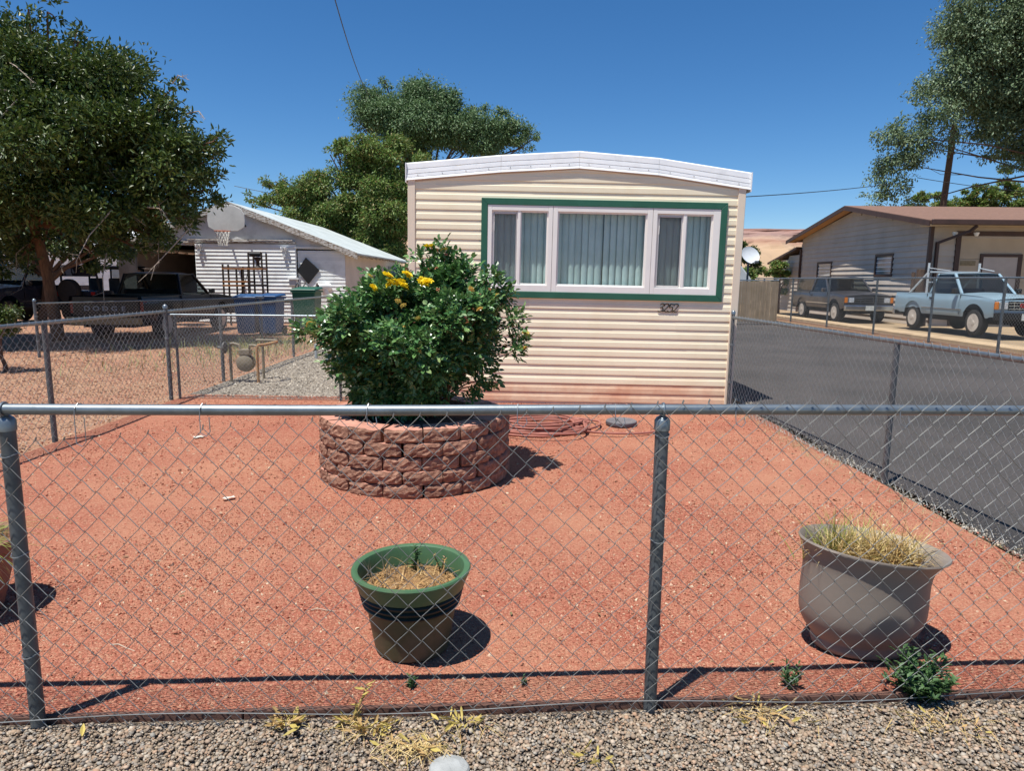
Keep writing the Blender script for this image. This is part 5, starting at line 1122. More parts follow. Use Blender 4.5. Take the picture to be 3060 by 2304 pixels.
mb = MB(); mb.lathe([(.13, 0), (.05, .08), (.05, .2), (.12, .3), (.12, .32), (0, .33)], 14, (X, 20.95, 1.75)); mb.build('pedestal', m_rk, T, smooth=True); mb = MB(); mb.tube([(X - .22, 20.95, 2.16), (X + .1, 20.95, 2.16)], .07, 12); mb.build('motor', MATS['black_panel'], T, smooth=True)
# bins
def bin_(label, cx, cy, w, d, h, col, rz=0, lidopen=0):
    m = M('bin_' + col, srgb(col), tuple(v * .8 for v in srgb(col)), 2, .5, .05, 20, stain=tuple(min(1, v * 1.3) for v in srgb(col)))
    T = thing('wheelie_bin', label, 'bin', (cx, cy, 0), (0, 0, rz), local=True); b = .82
    mb = MB(); mb.hexa([(-w / 2 * b, -d / 2 * b, .06), (w / 2 * b, -d / 2 * b, .06), (w / 2 * b, d / 2 * b, .06), (-w / 2 * b, d / 2 * b, .06), (-w / 2, -d / 2, h * .93), (w / 2, -d / 2, h * .93), (w / 2, d / 2, h * .93), (-w / 2, d / 2, h * .93)]); mb.build('bin_body', m, T, bevel=.03, segs=2)
    mb = MB(); mb.box(-w / 2 - .03, w / 2 + .03, -d / 2 - .03, d / 2 + .03, h * .90, h * .95); mb.build('bin_collar', m, T, bevel=.01)
    mb = MB(); mb.hexa([(-w / 2 - .04, -d / 2 - .05, h * .955), (w / 2 + .04, -d / 2 - .05, h * .955), (w / 2 + .04, d / 2 + .02, h * .975), (-w / 2 - .04, d / 2 + .02, h * .975), (-w / 2 - .01, -d / 2 - .02, h * .985), (w / 2 + .01, -d / 2 - .02, h * .985), (w / 2, d / 2, h * 1.03), (-w / 2, d / 2, h * 1.03)]); mb.build('bin_lid', m, T, bevel=.012)
    mb = MB(); mb.tube([(-w / 2 + .05, d / 2 + .07, h * .93), (w / 2 - .05, d / 2 + .07, h * .93)], .018, 8); mb.build('bin_handle', m, T)
    for s in (-1, 1):
        mb = MB(); mb.lathe([(0, -.03), (.12, -.03), (.125, 0), (.12, .03), (0, .03)], 18, (s * (w / 2 * .9), d / 2 * .85, .12), 'x'); mb.build('bin_wheel', MATS['black_panel'], T, smooth=True)
bin_('blue lidded wheelie bin standing left of the other blue bin', -6.80, 17.7, .52, .62, 1.02, '#24507c', .1)
bin_('blue lidded wheelie bin next to the white hose loops', -6.22, 17.75, .50, .62, 1.04, '#214b78', -.06)
bin_('dark green lidded wheelie bin below the diamond panel', -5.95, 20.0, .66, .75, 1.18, '#1f5a48', 0)
T = thing('hand_truck', 'thin looped metal hand truck leaning between blue and green bins', 'hand truck', (-6.2, 20.6, 0)); mb = MB()
for s in (-.12, .12): mb.tube([(-6.45 + s, 20.6, 0), (-6.42 + s, 20.65, .9), (-6.36 + s, 20.68, 1.25), (-6.28 + s, 20.66, 1.33), (-6.2 + s, 20.6, 1.22), (-6.22 + s, 20.58, 1.05)], .018, 6)
mb.build('frame', MATS['weathered_post'], T, smooth=True)

# far white house seen under the tree
FH = thing('white_house', 'white lap sided house glimpsed under the big left tree', 'house', (-22, 36, 0))
z = .1
while z < 2.9:
    mb = MB(); mb.hexa([(-29, 35.97, z), (-17, 35.97, z), (-17, 36, z), (-29, 36, z), (-29, 35.99, z + .16), (-17, 35.99, z + .16), (-17, 36, z + .16), (-29, 36, z + .16)]); mb.build('siding_plank', m_wsid, FH); z += .16
mb = MB(); mb.box(-29, -17, 36, 42, 0, 2.9); mb.build('wall', m_wsid, FH)
mb = MB(); mb.hexa([(-29.4, 35.4, 2.85), (-16.6, 35.4, 2.85), (-16.6, 39, 4.2), (-29.4, 39, 4.2), (-29.4, 35.4, 2.95), (-16.6, 35.4, 2.95), (-16.6, 39, 4.3), (-29.4, 39, 4.3)]); mb.build('roof', m_gable, FH)
# dark shed roof between garage and trailer
T = thing('shed', 'low dark roofed shed between the garage and the trailer', 'shed', (-4.6, 30, 0)); p0 = at(1165, 800, 30); p1 = at(1290, 800, 30)
mb = MB(); mb.box(p0[0], p1[0], 30, 33, 0, 1.5); mb.build('wall', M('shed_brown', srgb('#7a5d4c'), None, 3, .9), T); mb = MB(); mb.hexa([(p0[0] - .1, 29.8, 1.5), (p1[0], 29.8, 1.48), (p1[0], 33, 2.0), (p0[0] - .1, 33, 2.0), (p0[0] - .1, 29.8, 1.56), (p1[0], 29.8, 1.54), (p1[0], 33, 2.06), (p0[0] - .1, 33, 2.06)]); mb.build('roof', MATS['pale_roofing'], T)

# ================================================================== HOUSE ON THE RIGHT
HR = thing('grey_house', 'taupe lap sided house with brown shingle roof behind the truck', 'house', (14.3, 24, 0))
m_tau = M('taupe_siding', (.53, .455, .375), (.47, .40, .33), 1, .75, .1, 20, rand=.08, stain=srgb('#9a8f82'), sscale=1.5, samt=.4)
m_brn = M('brown_trim', srgb('#4a342c'), srgb('#3f2c25'), 4, .5)
m_shg = M('brown_shingles', srgb('#866657'), srgb('#675042'), 5, .95, .8, 14, aniso=(1.2, 4, 4), contrast=(.3, .7))
X0, Y0, Y1, YM = 14.3, 24.0, 34.6, 29.4
RIDGE = 4.52
rz_ = lambda y: 3.62 + (RIDGE - 3.62) * (1 - abs(y - YM) / (YM - Y0))
h = .2; z = .02
wins = [(26.2, 27.5, 1.72, 2.58), (31.2, 32.7, 1.6, 2.4)]
while z < 4.4:                                        # left wall, faces the drive
    zt = z + h; e = 0
    if zt > 3.60: e = (zt - 3.60) / (RIDGE - 3.62) * (YM - Y0)
    a, b = Y0 + e, Y1 - e
    if b - a < .5: break
    sp = [(a, b)]
    for (wa, wb, wz0, wz1) in wins:
        if zt > wz0 and z < wz1:
            ns = []
            for (p, q) in sp:
                if p < wa and q > wb: ns += [(p, wa), (wb, q)]
                else: ns.append((p, q))
            sp = ns
    for (p, q) in sp:
        mb = MB(); mb.hexa([(X0 - .045, p, z), (X0, p, z), (X0, q, z), (X0 - .045, q, z), (X0 - .005, p, zt), (X0, p, zt), (X0, q, zt), (X0 - .005, q, zt)]); mb.build('siding_plank', m_tau, HR)
    z += h
z = .02
while z < 3.5:                                         # garage front courses left of the big door, and above it
    sp = [(X0, 15.16), (21.6, 34)] if z + h < 3.1 else [(X0, 34)]
    for (p, q) in sp:
        mb = MB(); mb.hexa([(p, Y0 - .04, z), (q, Y0 - .04, z), (q, Y0, z), (p, Y0, z), (p, Y0 - .005, z + h), (q, Y0 - .005, z + h), (q, Y0, z + h), (p, Y0, z + h)]); mb.build('siding_plank', m_tau, HR)
    z += h
mb = MB(); mb.box(X0, X0 + .1, Y0, Y1, 0, 3.6); mb.box(X0 + .1, 34, Y0, Y0 + .1, 0, 3.6); mb.box(X0 + .1, 34, Y1 - .1, Y1, 0, 3.6); mb.prism([(Y0, 3.6), (Y1, 3.6), (YM, RIDGE - .04)], 'x', X0, X0 + .1); mb.build('wall', m_tau, HR)
for (wa, wb, wz0, wz1) in wins:
    mb = MB(); f = .09
    mb.box(X0 - .05, X0 + .02, wa, wa + f, wz0, wz1); mb.box(X0 - .05, X0 + .02, wb - f, wb, wz0, wz1); mb.box(X0 - .05, X0 + .02, wa + f, wb - f, wz1 - f, wz1); mb.box(X0 - .05, X0 + .02, wa + f, wb - f, wz0, wz0 + f); wo_ = mb.build('window', m_brn, HR)
    mb = MB(); mb.box(X0 - .012, X0 - .006, wa + f, wb - f, wz0 + f, wz1 - f); mb.build('pane', M('house_pane', srgb('#8d979c'), srgb('#6d777c'), 1.5, .08, spec=.8), wo_)
    for zz in np.arange(wz0 + .2, wz1 - .1, .16):
        mb = MB(); mb.box(X0 - .02, X0 - .013, wa + f, wb - f, zz, zz + .03); mb.build('blind_slat', m_vin, wo_)
# big door surround and the panel inside
mb = MB(); mb.box(15.14, 15.30, Y0 - .07, Y0 - .0, 0, 3.26); mb.box(15.30, 21.6, Y0 - .07, Y0, 3.10, 3.26); mb.box(21.6, 21.76, Y0 - .07, Y0, 0, 3.26); mb.build('door_trim', m_brn, HR)
m_pan = M('tan_panel', srgb('#b9a890'), srgb('#ad9c85'), 1, .8, rand=.03)
z = 0
for hh in (.775, .775, .775, .77):
    mb = MB(); mb.box(15.32, 21.58, Y0 - .03, Y0 - .004, z + .004, z + hh - .006); mb.build('door_panel', m_pan, HR, bevel=.01); z += hh
mb = MB(); mb.box(16.02, 16.12, Y0 - .075, Y0 - .032, 0, 2.50); mb.box(17.32, 17.46, Y0 - .075, Y0 - .032, 0, 2.50); mb.box(16.12, 17.32, Y0 - .075, Y0 - .032, 2.40, 2.50); mb.build('window_surround', m_brn, HR)
mb = MB(); mb.box(16.12, 17.32, Y0 - .05, Y0 - .033, .1, 2.40); mb.build('shutter', M('pale_shutter', srgb('#b3a9a1'), srgb('#a69c94'), 2, .6), HR)
mb = MB(); mb.box(15.36, 15.88, Y0 - .045, Y0 - .031, 2.10, 2.26); mb.build('name_board', M('faded_board', srgb('#8f8063'), srgb('#7d6f55'), 12, .8), HR)
for y0_, y1_, zz0, zz1 in ((Y0 - .75, YM, 3.62 - .155, RIDGE + .04), (YM, Y1 + .75, RIDGE + .04, 3.62 - .155)):
    mb = MB(); mb.hexa([(X0 - .52, y0_, zz0), (36, y0_, zz0), (36, y1_, zz1), (X0 - .52, y1_, zz1), (X0 - .52, y0_, zz0 + .09), (36, y0_, zz0 + .09), (36, y1_, zz1 + .09), (X0 - .52, y1_, zz1 + .09)]); mb.build('roof_slope', m_shg, HR)
    mb = MB(); mb.hexa([(X0 - .555, y0_, zz0 - .10), (X0 - .522, y0_, zz0 - .10), (X0 - .522, y1_, zz1 - .10), (X0 - .555, y1_, zz1 - .10), (X0 - .555, y0_, zz0 + .07), (X0 - .522, y0_, zz0 + .07), (X0 - .522, y1_, zz1 + .07), (X0 - .555, y1_, zz1 + .07)]); mb.build('rake_board', m_brn, HR)
    mb = MB(); mb.hexa([(X0 - .51, y0_ + .05, zz0 - .03), (X0 - .03, y0_ + .05, zz0 - .03), (X0 - .03, y1_, zz1 - .03), (X0 - .51, y1_, zz1 - .03), (X0 - .51, y0_ + .05, zz0 - .012), (X0 - .03, y0_ + .05, zz0 - .012), (X0 - .03, y1_, zz1 - .012), (X0 - .51, y1_, zz1 - .012)]); mb.build('soffit', M('soffit_tan', srgb('#b98a5e'), None, 3, .8), HR)
mb = MB(); mb.box(X0 - .51, 36, Y0 - .88, Y0 - .76, 3.40, 3.58); mb.build('gutter', m_brn, HR, bevel=.02)
mb = MB(); mb.box(X0 - .51, 34, Y0 - .75, Y0 - .02, 3.40, 3.42); mb.build('soffit', MATS['tan_panel'], HR)
mb = MB(); mb.bar((X0 + 1.0, Y0 - .8, 3.38), (X0 + .9, Y0 - .62, 3.2), .09, .09); mb.bar((X0 + .9, Y0 - .62, 3.22), (X0 + .18, Y0 - .1, 2.85), .09, .09); mb.bar((X0 + .18, Y0 - .1, 2.88), (X0 + .18, Y0 - .1, .1), .09, .09, (0, 1, 0)); mb.build('downspout', m_brn, HR)
mb = MB(); mb.box(X0 - .07, X0 + .05, Y0 - .07, Y0 + .05, 0, 3.5); mb.build('corner_board', m_brn, HR)
mb = MB(); mb.box(X0 - .12, X0 - .03, Y1 - .1, Y1, 0, 3.1); mb.build('downspout', m_brn, HR)
for i, dx in enumerate((.62, 1.35)):
    mb = MB(); mb.lathe([(0, 0), (.05, 0), (.09, .1), (.085, .12), (0, .13)], 14, (X0 + dx, Y0 - .28, 3.08)); mb.build('floodlight', m_vin, HR, smooth=True)
mb = MB(); mb.tube([(27.6, 26.5, 3.9), (27.6, 26.5, 4.95)], .06, 8); mb.lathe([(.09, 0), (.09, .1), (.02, .16)], 10, (27.6, 26.5, 4.9)); mb.build('vent_pipe', MATS['white_vinyl'], HR, smooth=True)
mb = MB(); mb.hexa([(22.4, 25.6, 3.92), (24.0, 25.6, 3.92), (24.0, 26.4, 4.1), (22.4, 26.4, 4.1), (22.4, 25.6, 4.0), (24.0, 25.6, 4.0), (24.0, 26.4, 4.18), (22.4, 26.4, 4.18)]); mb.build('skylight', M('skylight_blue', srgb('#aab8c4'), None, 2, .2), HR)
# lean-to behind it
LN = thing('lean_to', 'small lap sided lean-to at the back of the grey house', 'lean-to', (14.35, 36.4, 0)); z = .02
while z < 3.0:
    a, b = 34.7, 38.0
    if z + h > 2.45: b = 38.0 - (z + h - 2.45) / .6 * 3.2
    if b - a < .3: break
    mb = MB(); mb.hexa([(14.22, a, z), (14.3, a, z), (14.3, b, z), (14.22, b, z), (14.26, a, z + h), (14.3, a, z + h), (14.3, b, z + h), (14.26, b, z + h)]); mb.build('siding_plank', m_tau, LN); z += h
mb = MB(); mb.box(14.3, 18, 37.9, 38.0, 0, 2.4); mb.build('wall', m_tau, LN)
mb = MB(); mb.hexa([(14.0, 34.6, 3.10), (18, 34.6, 3.10), (18, 38.4, 2.42), (14.0, 38.4, 2.42), (14.0, 34.6, 3.2), (18, 34.6, 3.2), (18, 38.4, 2.52), (14.0, 38.4, 2.52)]); mb.build('roof', m_brn, LN)
# log posts by the corner
T = thing('log_post', 'rough brown wood post leaning at the corner of the grey house', 'post', (13.85, 23.6, 0)); mb = MB(); mb.tube([(13.85, 23.6, 0), (13.8, 23.6, 1.0), (13.83, 23.6, 1.95)], [.16, .15, .13], 10); mb.build('log', BARK, T, smooth=True); mb = MB(); mb.tube([(13.55, 23.5, 0), (13.53, 23.5, 1.85)], [.07, .06], 8); mb.build('stake', BARK, T, smooth=True)

# ================================================================== POLE, WIRES, DISH
PO = thing('utility_pole', 'leaning wooden utility pole behind the brown roof', 'utility pole', (24.0, 41, 0)); mb = MB(); pt = at(2846, 420, 41); pbm = at(2812, 660, 41); d = (pt - pbm); b0 = pbm - d * (pbm[2] / d[2]); mb.tube([b0, pt + d * .2], [.2, .16], 10); mb.build('pole', BARK, PO, smooth=True)
def cable(label, p, q, sag, r=.012):
    p = Vector(p); q = Vector(q); T = MB(); n = 16
    T.tube([p.lerp(q, i / n) + Vector((0, 0, -sag * 4 * (i / n) * (1 - i / n))) for i in range(n + 1)], r, 5); me = T.mesh('overhead_cable', M('black_cable', srgb('#2b2d30'), None, 3, .6), off=p)
    o = link_mesh('overhead_cable', me); o.location = p; tag(o, label, 'cable')
cable('black service cable dropping from the top of the photo to the elm', at(985, -60, 14), at(1100, 280, 27), .25, .012)
cable('dark cable from the trailer roof to the tree at right', at(2180, 590, 24), at(2720, 540, 40), .1, .016)
cable('thin cable across the sky left of the elm to garage', at(700, 555, 36), at(1260, 640, 36), .15, .014)
cable('thin cable passing through the right elm to the photo edge', at(2740, 530, 39), at(3160, 580, 39), .1, .018)
DI = thing('satellite_dish', 'grey satellite dish between the trailer and the slat fence', 'satellite dish', (8.9, 26, 0))
dc = at(2240, 765, 26); mb = MB(); mb.lathe([(0, 0), (.16, .01), (.30, .04), (.36, .075), (.355, .085), (.29, .05), (.15, .02), (0, .012)], 24, (0, 0, 0)); me = mb.mesh('dish_bowl', M('dish_grey', srgb('#c7cbcd'), None, 3, .5), smooth=True); o = link_mesh('dish_bowl', me, None, DI); o.location = Vector(dc) - ORG[DI.name]; o.rotation_euler = (R(62), 0, R(12))
mb = MB(); mb.tube([(dc[0], 26.1, 0), (dc[0], 26.1, dc[2] - .05)], .04, 8); mb.tube([(dc[0], 26.1, dc[2] - .3), (dc[0] + .1, 25.5, dc[2] - .22)], .02, 6); mb.build('mast', M('dish_mast', srgb('#55585a'), None, 3, .5), DI, smooth=True)
mb = MB(); mb.box(dc[0] + .03, dc[0] + .17, 25.42, 25.55, dc[2] - .28, dc[2] - .18); mb.build('feed_horn', MATS['dish_mast'], DI, bevel=.02)
T = thing('white_camper', 'pale box camper behind the satellite dish beside the trailer', 'camper', (7.9, 27, 0)); p = at(2205, 800, 27); mb = MB(); mb.prism([(p[0] - 2.5, .6), (p[0] + .55, .6), (p[0] + .55, 1.6), (p[0] + .1, 2.15), (p[0] - 2.5, 2.2)], 'y', 27, 29); mb.build('camper_body', M('camper_white', srgb('#c9cccb'), srgb('#b9bcbb'), 2, .5), T, bevel=.06, segs=2); mb = MB(); mb.lathe([(0, -.1), (.3, -.1), (.33, 0), (.3, .1), (0, .1)], 18, (p[0] - .8, 27.05, .33), 'y'); mb.build('wheel', MATS['black_panel'], T, smooth=True)

# ================================================================== VEHICLES
m_tyre = M('tyre_rubber', srgb('#232323'), srgb('#2e2c2a'), 12, .85, .3, 40)
m_under = M('underbody', srgb('#18181a'), None, 5, .9)
m_chrome = M('chrome', srgb('#c9ccce'), srgb('#a9acae'), 6, .22, metal=.9)
m_carglass = glass('car_glass', (.40, .44, .44), 1.0)
m_black = M('black_plastic', srgb('#161617'), None, 5, .6)
m_seat = M('seat_cloth', srgb('#3f444c'), srgb('#33373e'), 9, .9)
def wheel(par, x, y, z, r, side, rimcol):
    T = MB(); w = .21
    prof = [(r * .60, -w / 2), (r * .86, -w / 2 * 1.02), (r * .97, -w / 2 * .86), (r, -w / 2 * .6), (r, w / 2 * .6), (r * .97, w / 2 * .86), (r * .86, w / 2 * 1.02), (r * .60, w / 2)]
    T.lathe(prof, 28, (x, y, z), 'y'); wo_ = T.build('wheel', m_tyre, par, smooth=True)
    T = MB(); o_ = side * w / 2
    T.lathe([(r * .66, o_ * 1.03), (r * .62, o_ * 1.0), (r * .57, o_ * .86), (r * .48, o_ * .92), (r * .2, o_ * 1.02), (r * .16, o_ * 1.15), (0, o_ * 1.17)], 24, (x, y, z), 'y'); ro = T.build('rim', rimcol, wo_, smooth=True)
    for k_ in range(8):
        a = 2 * math.pi * k_ / 8; T = MB(); T.lathe([(0, o_ * .90), (r * .06, o_ * .90), (r * .06, o_ * .965), (0, o_ * .97)], 8, (x + r * .36 * math.cos(a), y, z + r * .36 * math.sin(a)), 'y'); T.build('rim_hole', m_black, wo_)
def vehicle(name, label, loc, rz, paint, cat='pickup', W=1.64, zs=1.0, letters=None, rack=False, rear_bumper=None, suv=False, rim=None, rust=False):
    T = thing(name, label, cat, loc, (0, 0, rz)); hw = W / 2; ax = 1.45; rw = .36; rim = rim or M('steel_rim', (.67, .61, .52), (.5, .44, .37), 8, .5, metal=.1)
    sill, belt = .50, 1.10
    def zlo(x):
        z = sill + (.04 if x > 2.0 or x < -2.2 else 0)
        for a in (-ax, ax):
            if abs(x - a) < .47: z = max(z, .40 + math.sqrt(max(0, .47 ** 2 - (x - a) ** 2)) * .98)
        return min(z, 1.0)
    def zhi(x): return float(np.interp(x, [-2.45, -.8, .75, 1.6, 2.15, 2.25], [1.10, 1.10, 1.10, 1.06, 1.0, .97]))
    def yo(z): t = (z - .82) / .34; return hw * (1 - .035 * t * t - (.02 if z > 1.0 else 0)) + (.008 if .60 < z < .64 else 0)
    xs = sorted(set([-2.45, 2.25] + list(np.linspace(-2.45, 2.25, 36)) + [a + .47 * math.cos(t) for a in (-ax, ax) for t in np.linspace(0, math.pi, 17)]))
    def panel(x0, x1, extra, nm, s, par, mat):
        xx = [x for x in xs if x0 - 1e-6 <= x <= x1 + 1e-6]; nr = 9; mb = MB(); vs = []
        for x in xx:
            a, b = zlo(x), zhi(x)
            for k_ in range(nr + 1):
                z = a + (b - a) * k_ / nr; vs.append((x, s * (yo(z) + extra), z))
        mb.add(vs, [(i * (nr + 1) + k_, (i + 1) * (nr + 1) + k_, (i + 1) * (nr + 1) + k_ + 1, i * (nr + 1) + k_ + 1) for i in range(len(xx) - 1) for k_ in range(nr)])
        return mb.build(nm, mat, par, smooth=True)
    for s in (-1, 1):
        panel(-2.45, 2.25, 0, 'body_side', s, T, paint)
        mb = MB(); dxs = np.linspace(-.72, .82, 12); vs = []
        for x in dxs:
            for k_ in range(9):
                z = .54 + (1.085 - .54) * k_ / 8; vs.append((x, s * (yo(z) + .012), z))
        mb.add(vs, [(i * 9 + k_, (i + 1) * 9 + k_, (i + 1) * 9 + k_ + 1, i * 9 + k_ + 1) for i in range(11) for k_ in range(8)]); do = mb.build('door', paint, T, smooth=True)
        mb = MB(); mb.box(-.58, -.42, s * (hw + .012) - .012, s * (hw + .012) + .012, .95, .99); mb.build('handle', m_black, do, bevel=.006)
        mb = MB(); mb.box(-2.0 + .0, 1.0, s * (hw + .006) - .004, s * (hw + .006) + .004, .70, .72) if False else mb.box(-.95, .95, s * (hw + .014) - .006, s * (hw + .014) + .006, .665, .70); mb.build('side_strip', m_chrome, T)
        mb = MB(); mb.box(.62, .78, s * (hw + .03) - .01, s * (hw + .13) + .01, 1.12, 1.26) if s > 0 else mb.box(.62, .78, -(hw + .14), -(hw + .02), 1.12, 1.26); mb.build('mirror', m_black if not suv else paint, T, bevel=.02)
        for gx in (-.735, .83):
            mb = MB(); mb.box(gx - .004, gx + .004, s * (hw - .02) - .016, s * (hw - .02) + .0205, .56, 1.085); mb.build('door_gap', m_black, T)
        for a in (-ax, ax): wheel(T, a, s * (hw - .13), rw, rw, s, rim)
        mb = MB(); mb.box(-2.42, -2.30, s * (hw - .055) - .05, s * (hw - .055) + .052, .68, .98); mb.build('tail_light', M('tail_red', srgb('#8a1d1a'), srgb('#6a1512'), 9, .25), T, bevel=.01)
        mb = MB(); mb.box(2.2, 2.275, s * (hw - .24) - .12, s * (hw - .24) + .12, .74, .93); mb.build('headlight_bezel', m_chrome, T, bevel=.01)
        mb = MB(); mb.box(2.27, 2.285, s * (hw - .25) - .09, s * (hw - .25) + .09, .76, .91); mb.build('headlight', M('lamp_glass', srgb('#c9cdd0'), srgb('#9aa0a5'), 20, .08, spec=.8), T, bevel=.005)
        mb = MB(); mb.box(2.14, 2.27, s * (hw - .065) - .05, s * (hw - .065) + .055, .74, .93); mb.build('turn_signal', M('amber', srgb('#c9731c'), None, 9, .25), T, bevel=.01)
        # pillars
        for (a, b) in (((.80, hw - .07, 1.10), (.22, hw - .20, 1.66)), ((-.66, hw - .07, 1.10), (-.52, hw - .20, 1.66))):
            mb = MB(); mb.bar((a[0], s * a[1], a[2]), (b[0], s * b[1], b[2]), .07, .06, (1, 0, 0)); mb.build('pillar', paint, T, bevel=.012)
        mb = MB(); mb.add([(.76, s * (hw - .075), 1.11), (-.64, s * (hw - .075), 1.11), (-.52, s * (hw - .195), 1.65), (.22, s * (hw - .195), 1.65)], [(0, 1, 2, 3)]); mb.build('side_glass', m_carglass, T)
    mb = MB(); ny = 8; vs = []
    for x in np.linspace(.78, 2.24, 10):
        for j in range(ny + 1):
            t = j / ny * 2 - 1; vs.append((x, t * (hw - .025), zhi(x) + .045 * (1 - t ** 4) + (.012 if abs(t) < .5 else 0)))
    mb.add(vs, [(i * (ny + 1) + j, (i + 1) * (ny + 1) + j, (i + 1) * (ny + 1) + j + 1, i * (ny + 1) + j + 1) for i in range(9) for j in range(ny)]); mb.build('hood', paint, T, smooth=True)
    mb = MB(); mb.box(2.13, 2.24, -hw + .03, hw - .03, .62, .985); mb.build('nose', paint, T, bevel=.02)
    mb = MB(); mb.box(2.235, 2.26, -hw + .38, hw - .38, .72, .95); go = mb.build('grille', m_black, T)
    for z in (.76, .835, .91):
        mb = MB(); mb.box(2.258, 2.268, -hw + .38, hw - .38, z - .006, z + .006); mb.build('grille_bar', m_chrome, go)
    for y in (-.30, -.15, .15, .30):
        mb = MB(); mb.box(2.256, 2.27, y - .006, y + .006, .72, .95); mb.build('grille_bar', m_chrome, go)
    if letters and letters[0] == 'front':
        text_mesh('grille_letters', letters[1], .14, .006, M('red_letters', srgb('#b02a22'), None, 9, .4), go, Matrix.Translation((2.28, 0, .835)) @ Matrix.Rotation(R(90), 4, 'Z') @ Matrix.Rotation(R(90), 4, 'X'))
    mb = MB(); mb.box(2.26, 2.38, -hw - .01, hw + .01, .46, .66); mb.build('front_bumper', m_chrome if not rust else m_black, T, bevel=.03, segs=2)
    mb = MB(); mb.box(2.385, 2.395, -.16, .16, .47, .64); mb.build('licence_plate', M('plate', srgb('#cfd3cd'), srgb('#b5bab5'), 9, .5), T)
    # bed, cab and underside
    mb = MB(); mb.box(-2.4, -.8, -hw + .05, hw - .05, .66, .70); mb.box(-.82, -.78, -hw + .04, hw - .04, .6, 1.12)
    if suv: mb.box(-2.44, -.82, -hw + .03, hw - .03, 1.06, 1.09)
    for s in (-1, 1): mb.box(-2.4, -.8, s * (hw - .045) - .012, s * (hw - .045) + .012, .66, 1.09); mb.box(-1.85, -1.05, s * (hw - .15) - .1, s * (hw - .15) + .1, .70, .9)
    mb.build('bed', paint, T)
    mb = MB(); mb.box(-2.4, 2.15, -hw + .28, hw - .28, .34, .62); mb.box(-1.0, 1.0, -hw + .08, hw - .08, .42, .60); mb.build('underside', m_under, T)
    mb = MB(); mb.box(-.7, .75, -hw + .06, hw - .06, .60, .66); mb.build('cab_floor', m_under, T)
    mb = MB(); mb.box(-2.47, -2.43, -hw + .11, hw - .11, .62, 1.09); tg = mb.build('tailgate', paint, T, bevel=.01)
    mb = MB(); mb.box(-2.474, -2.468, -hw + .2, hw - .2, .72, .98); 
    mb.build('tailgate_panel', paint, tg)
    if letters and letters[0] == 'rear':
        for i, ch in enumerate(letters[1]):
            text_mesh('tailgate_letter', ch, .16, .006, M('white_letters', (.30, .30, .31), None, 9, .5), tg, Matrix.Translation((-2.482, .42 - i * .21, .80)) @ Matrix.Rotation(R(-90), 4, 'Z') @ Matrix.Rotation(R(90), 4, 'X') @ Matrix.Scale(1.25, 4, (1, 0, 0)))
    mb = MB(); mb.box(-2.62, -2.48, -hw + .02, hw - .02, .42, .60); mb.build('rear_bumper', rear_bumper or m_chrome, T, bevel=.02)
    vs = []; nx_ = 6; ny = 6; mb = MB()
    for i in range(nx_ + 1):
        x = -.56 + (.25 + .56) * i / nx_
        for j in range(ny + 1):
            t = j / ny * 2 - 1; vs.append((x, t * (hw - .17), 1.655 + .05 * (1 - t ** 4) * (1 - .5 * abs(2 * i / nx_ - 1) ** 4)))
    mb.add(vs, [(i * (ny + 1) + j, (i + 1) * (ny + 1) + j, (i + 1) * (ny + 1) + j + 1, i * (ny + 1) + j + 1) for i in range(nx_) for j in range(ny)]); mb.box(-.54, .23, -hw + .19, hw - .19, 1.635, 1.66); mb.build('roof', paint, T, smooth=True)
    mb = MB(); mb.add([(.80, -hw + .09, 1.11), (.80, hw - .09, 1.11), (.24, hw - .21, 1.65), (.24, -hw + .21, 1.65)], [(0, 1, 2, 3)]); mb.build('windshield', m_carglass, T)
    mb = MB(); mb.add([(-.67, -hw + .11, 1.13), (-.67, hw - .11, 1.13), (-.545, hw - .22, 1.64), (-.545, -hw + .22, 1.64)], [(0, 1, 2, 3)]); mb.build('rear_glass', m_carglass, T)
    mb = MB(); mb.box(-.55, -.35, -hw + .15, hw - .15, .7, 1.25); mb.box(-.4, .1, -hw + .15, hw - .15, .66, .85); mb.build('bench_seat', m_seat, T, bevel=.04, segs=2)
    mb = MB(); mb.box(.5, .78, -hw + .1, hw - .1, .9, 1.12); mb.build('dashboard', m_black, T, bevel=.03)
    mb = MB(); mb.tube([(.36 + .05 * math.sin(t), .36 + .17 * math.cos(t), 1.08 + .16 * math.sin(t)) for t in np.linspace(0, 6.283, 19)[:-1]], .014, 6, closed=True); mb.build('steering_wheel', m_black, T, smooth=True)
    if suv:
        mb = MB(); mb.prism([(-.62, 1.09), (-.53, 1.66), (-2.22, 1.63), (-2.44, 1.09)], 'y', -hw + .17, hw - .17); mb.build('rear_cabin', paint, T, bevel=.04, segs=2)
        for s in (-1, 1):
            mb = MB(); mb.prism([(-.78, 1.16), (-.72, 1.56), (-2.08, 1.54), (-2.22, 1.16)], 'y', s * (hw - .165) - .004, s * (hw - .165) + .004); mb.build('rear_side_glass', M('tinted_glass', (.012, .013, .016), None, 3, .08, spec=.6), T)
        mb = MB(); mb.prism([(-hw + .28, 1.18), (hw - .28, 1.18), (hw - .34, 1.55), (-hw + .34, 1.55)], 'x', -2.36, -2.33); mb.build('hatch_glass', MATS['tinted_glass'], T)
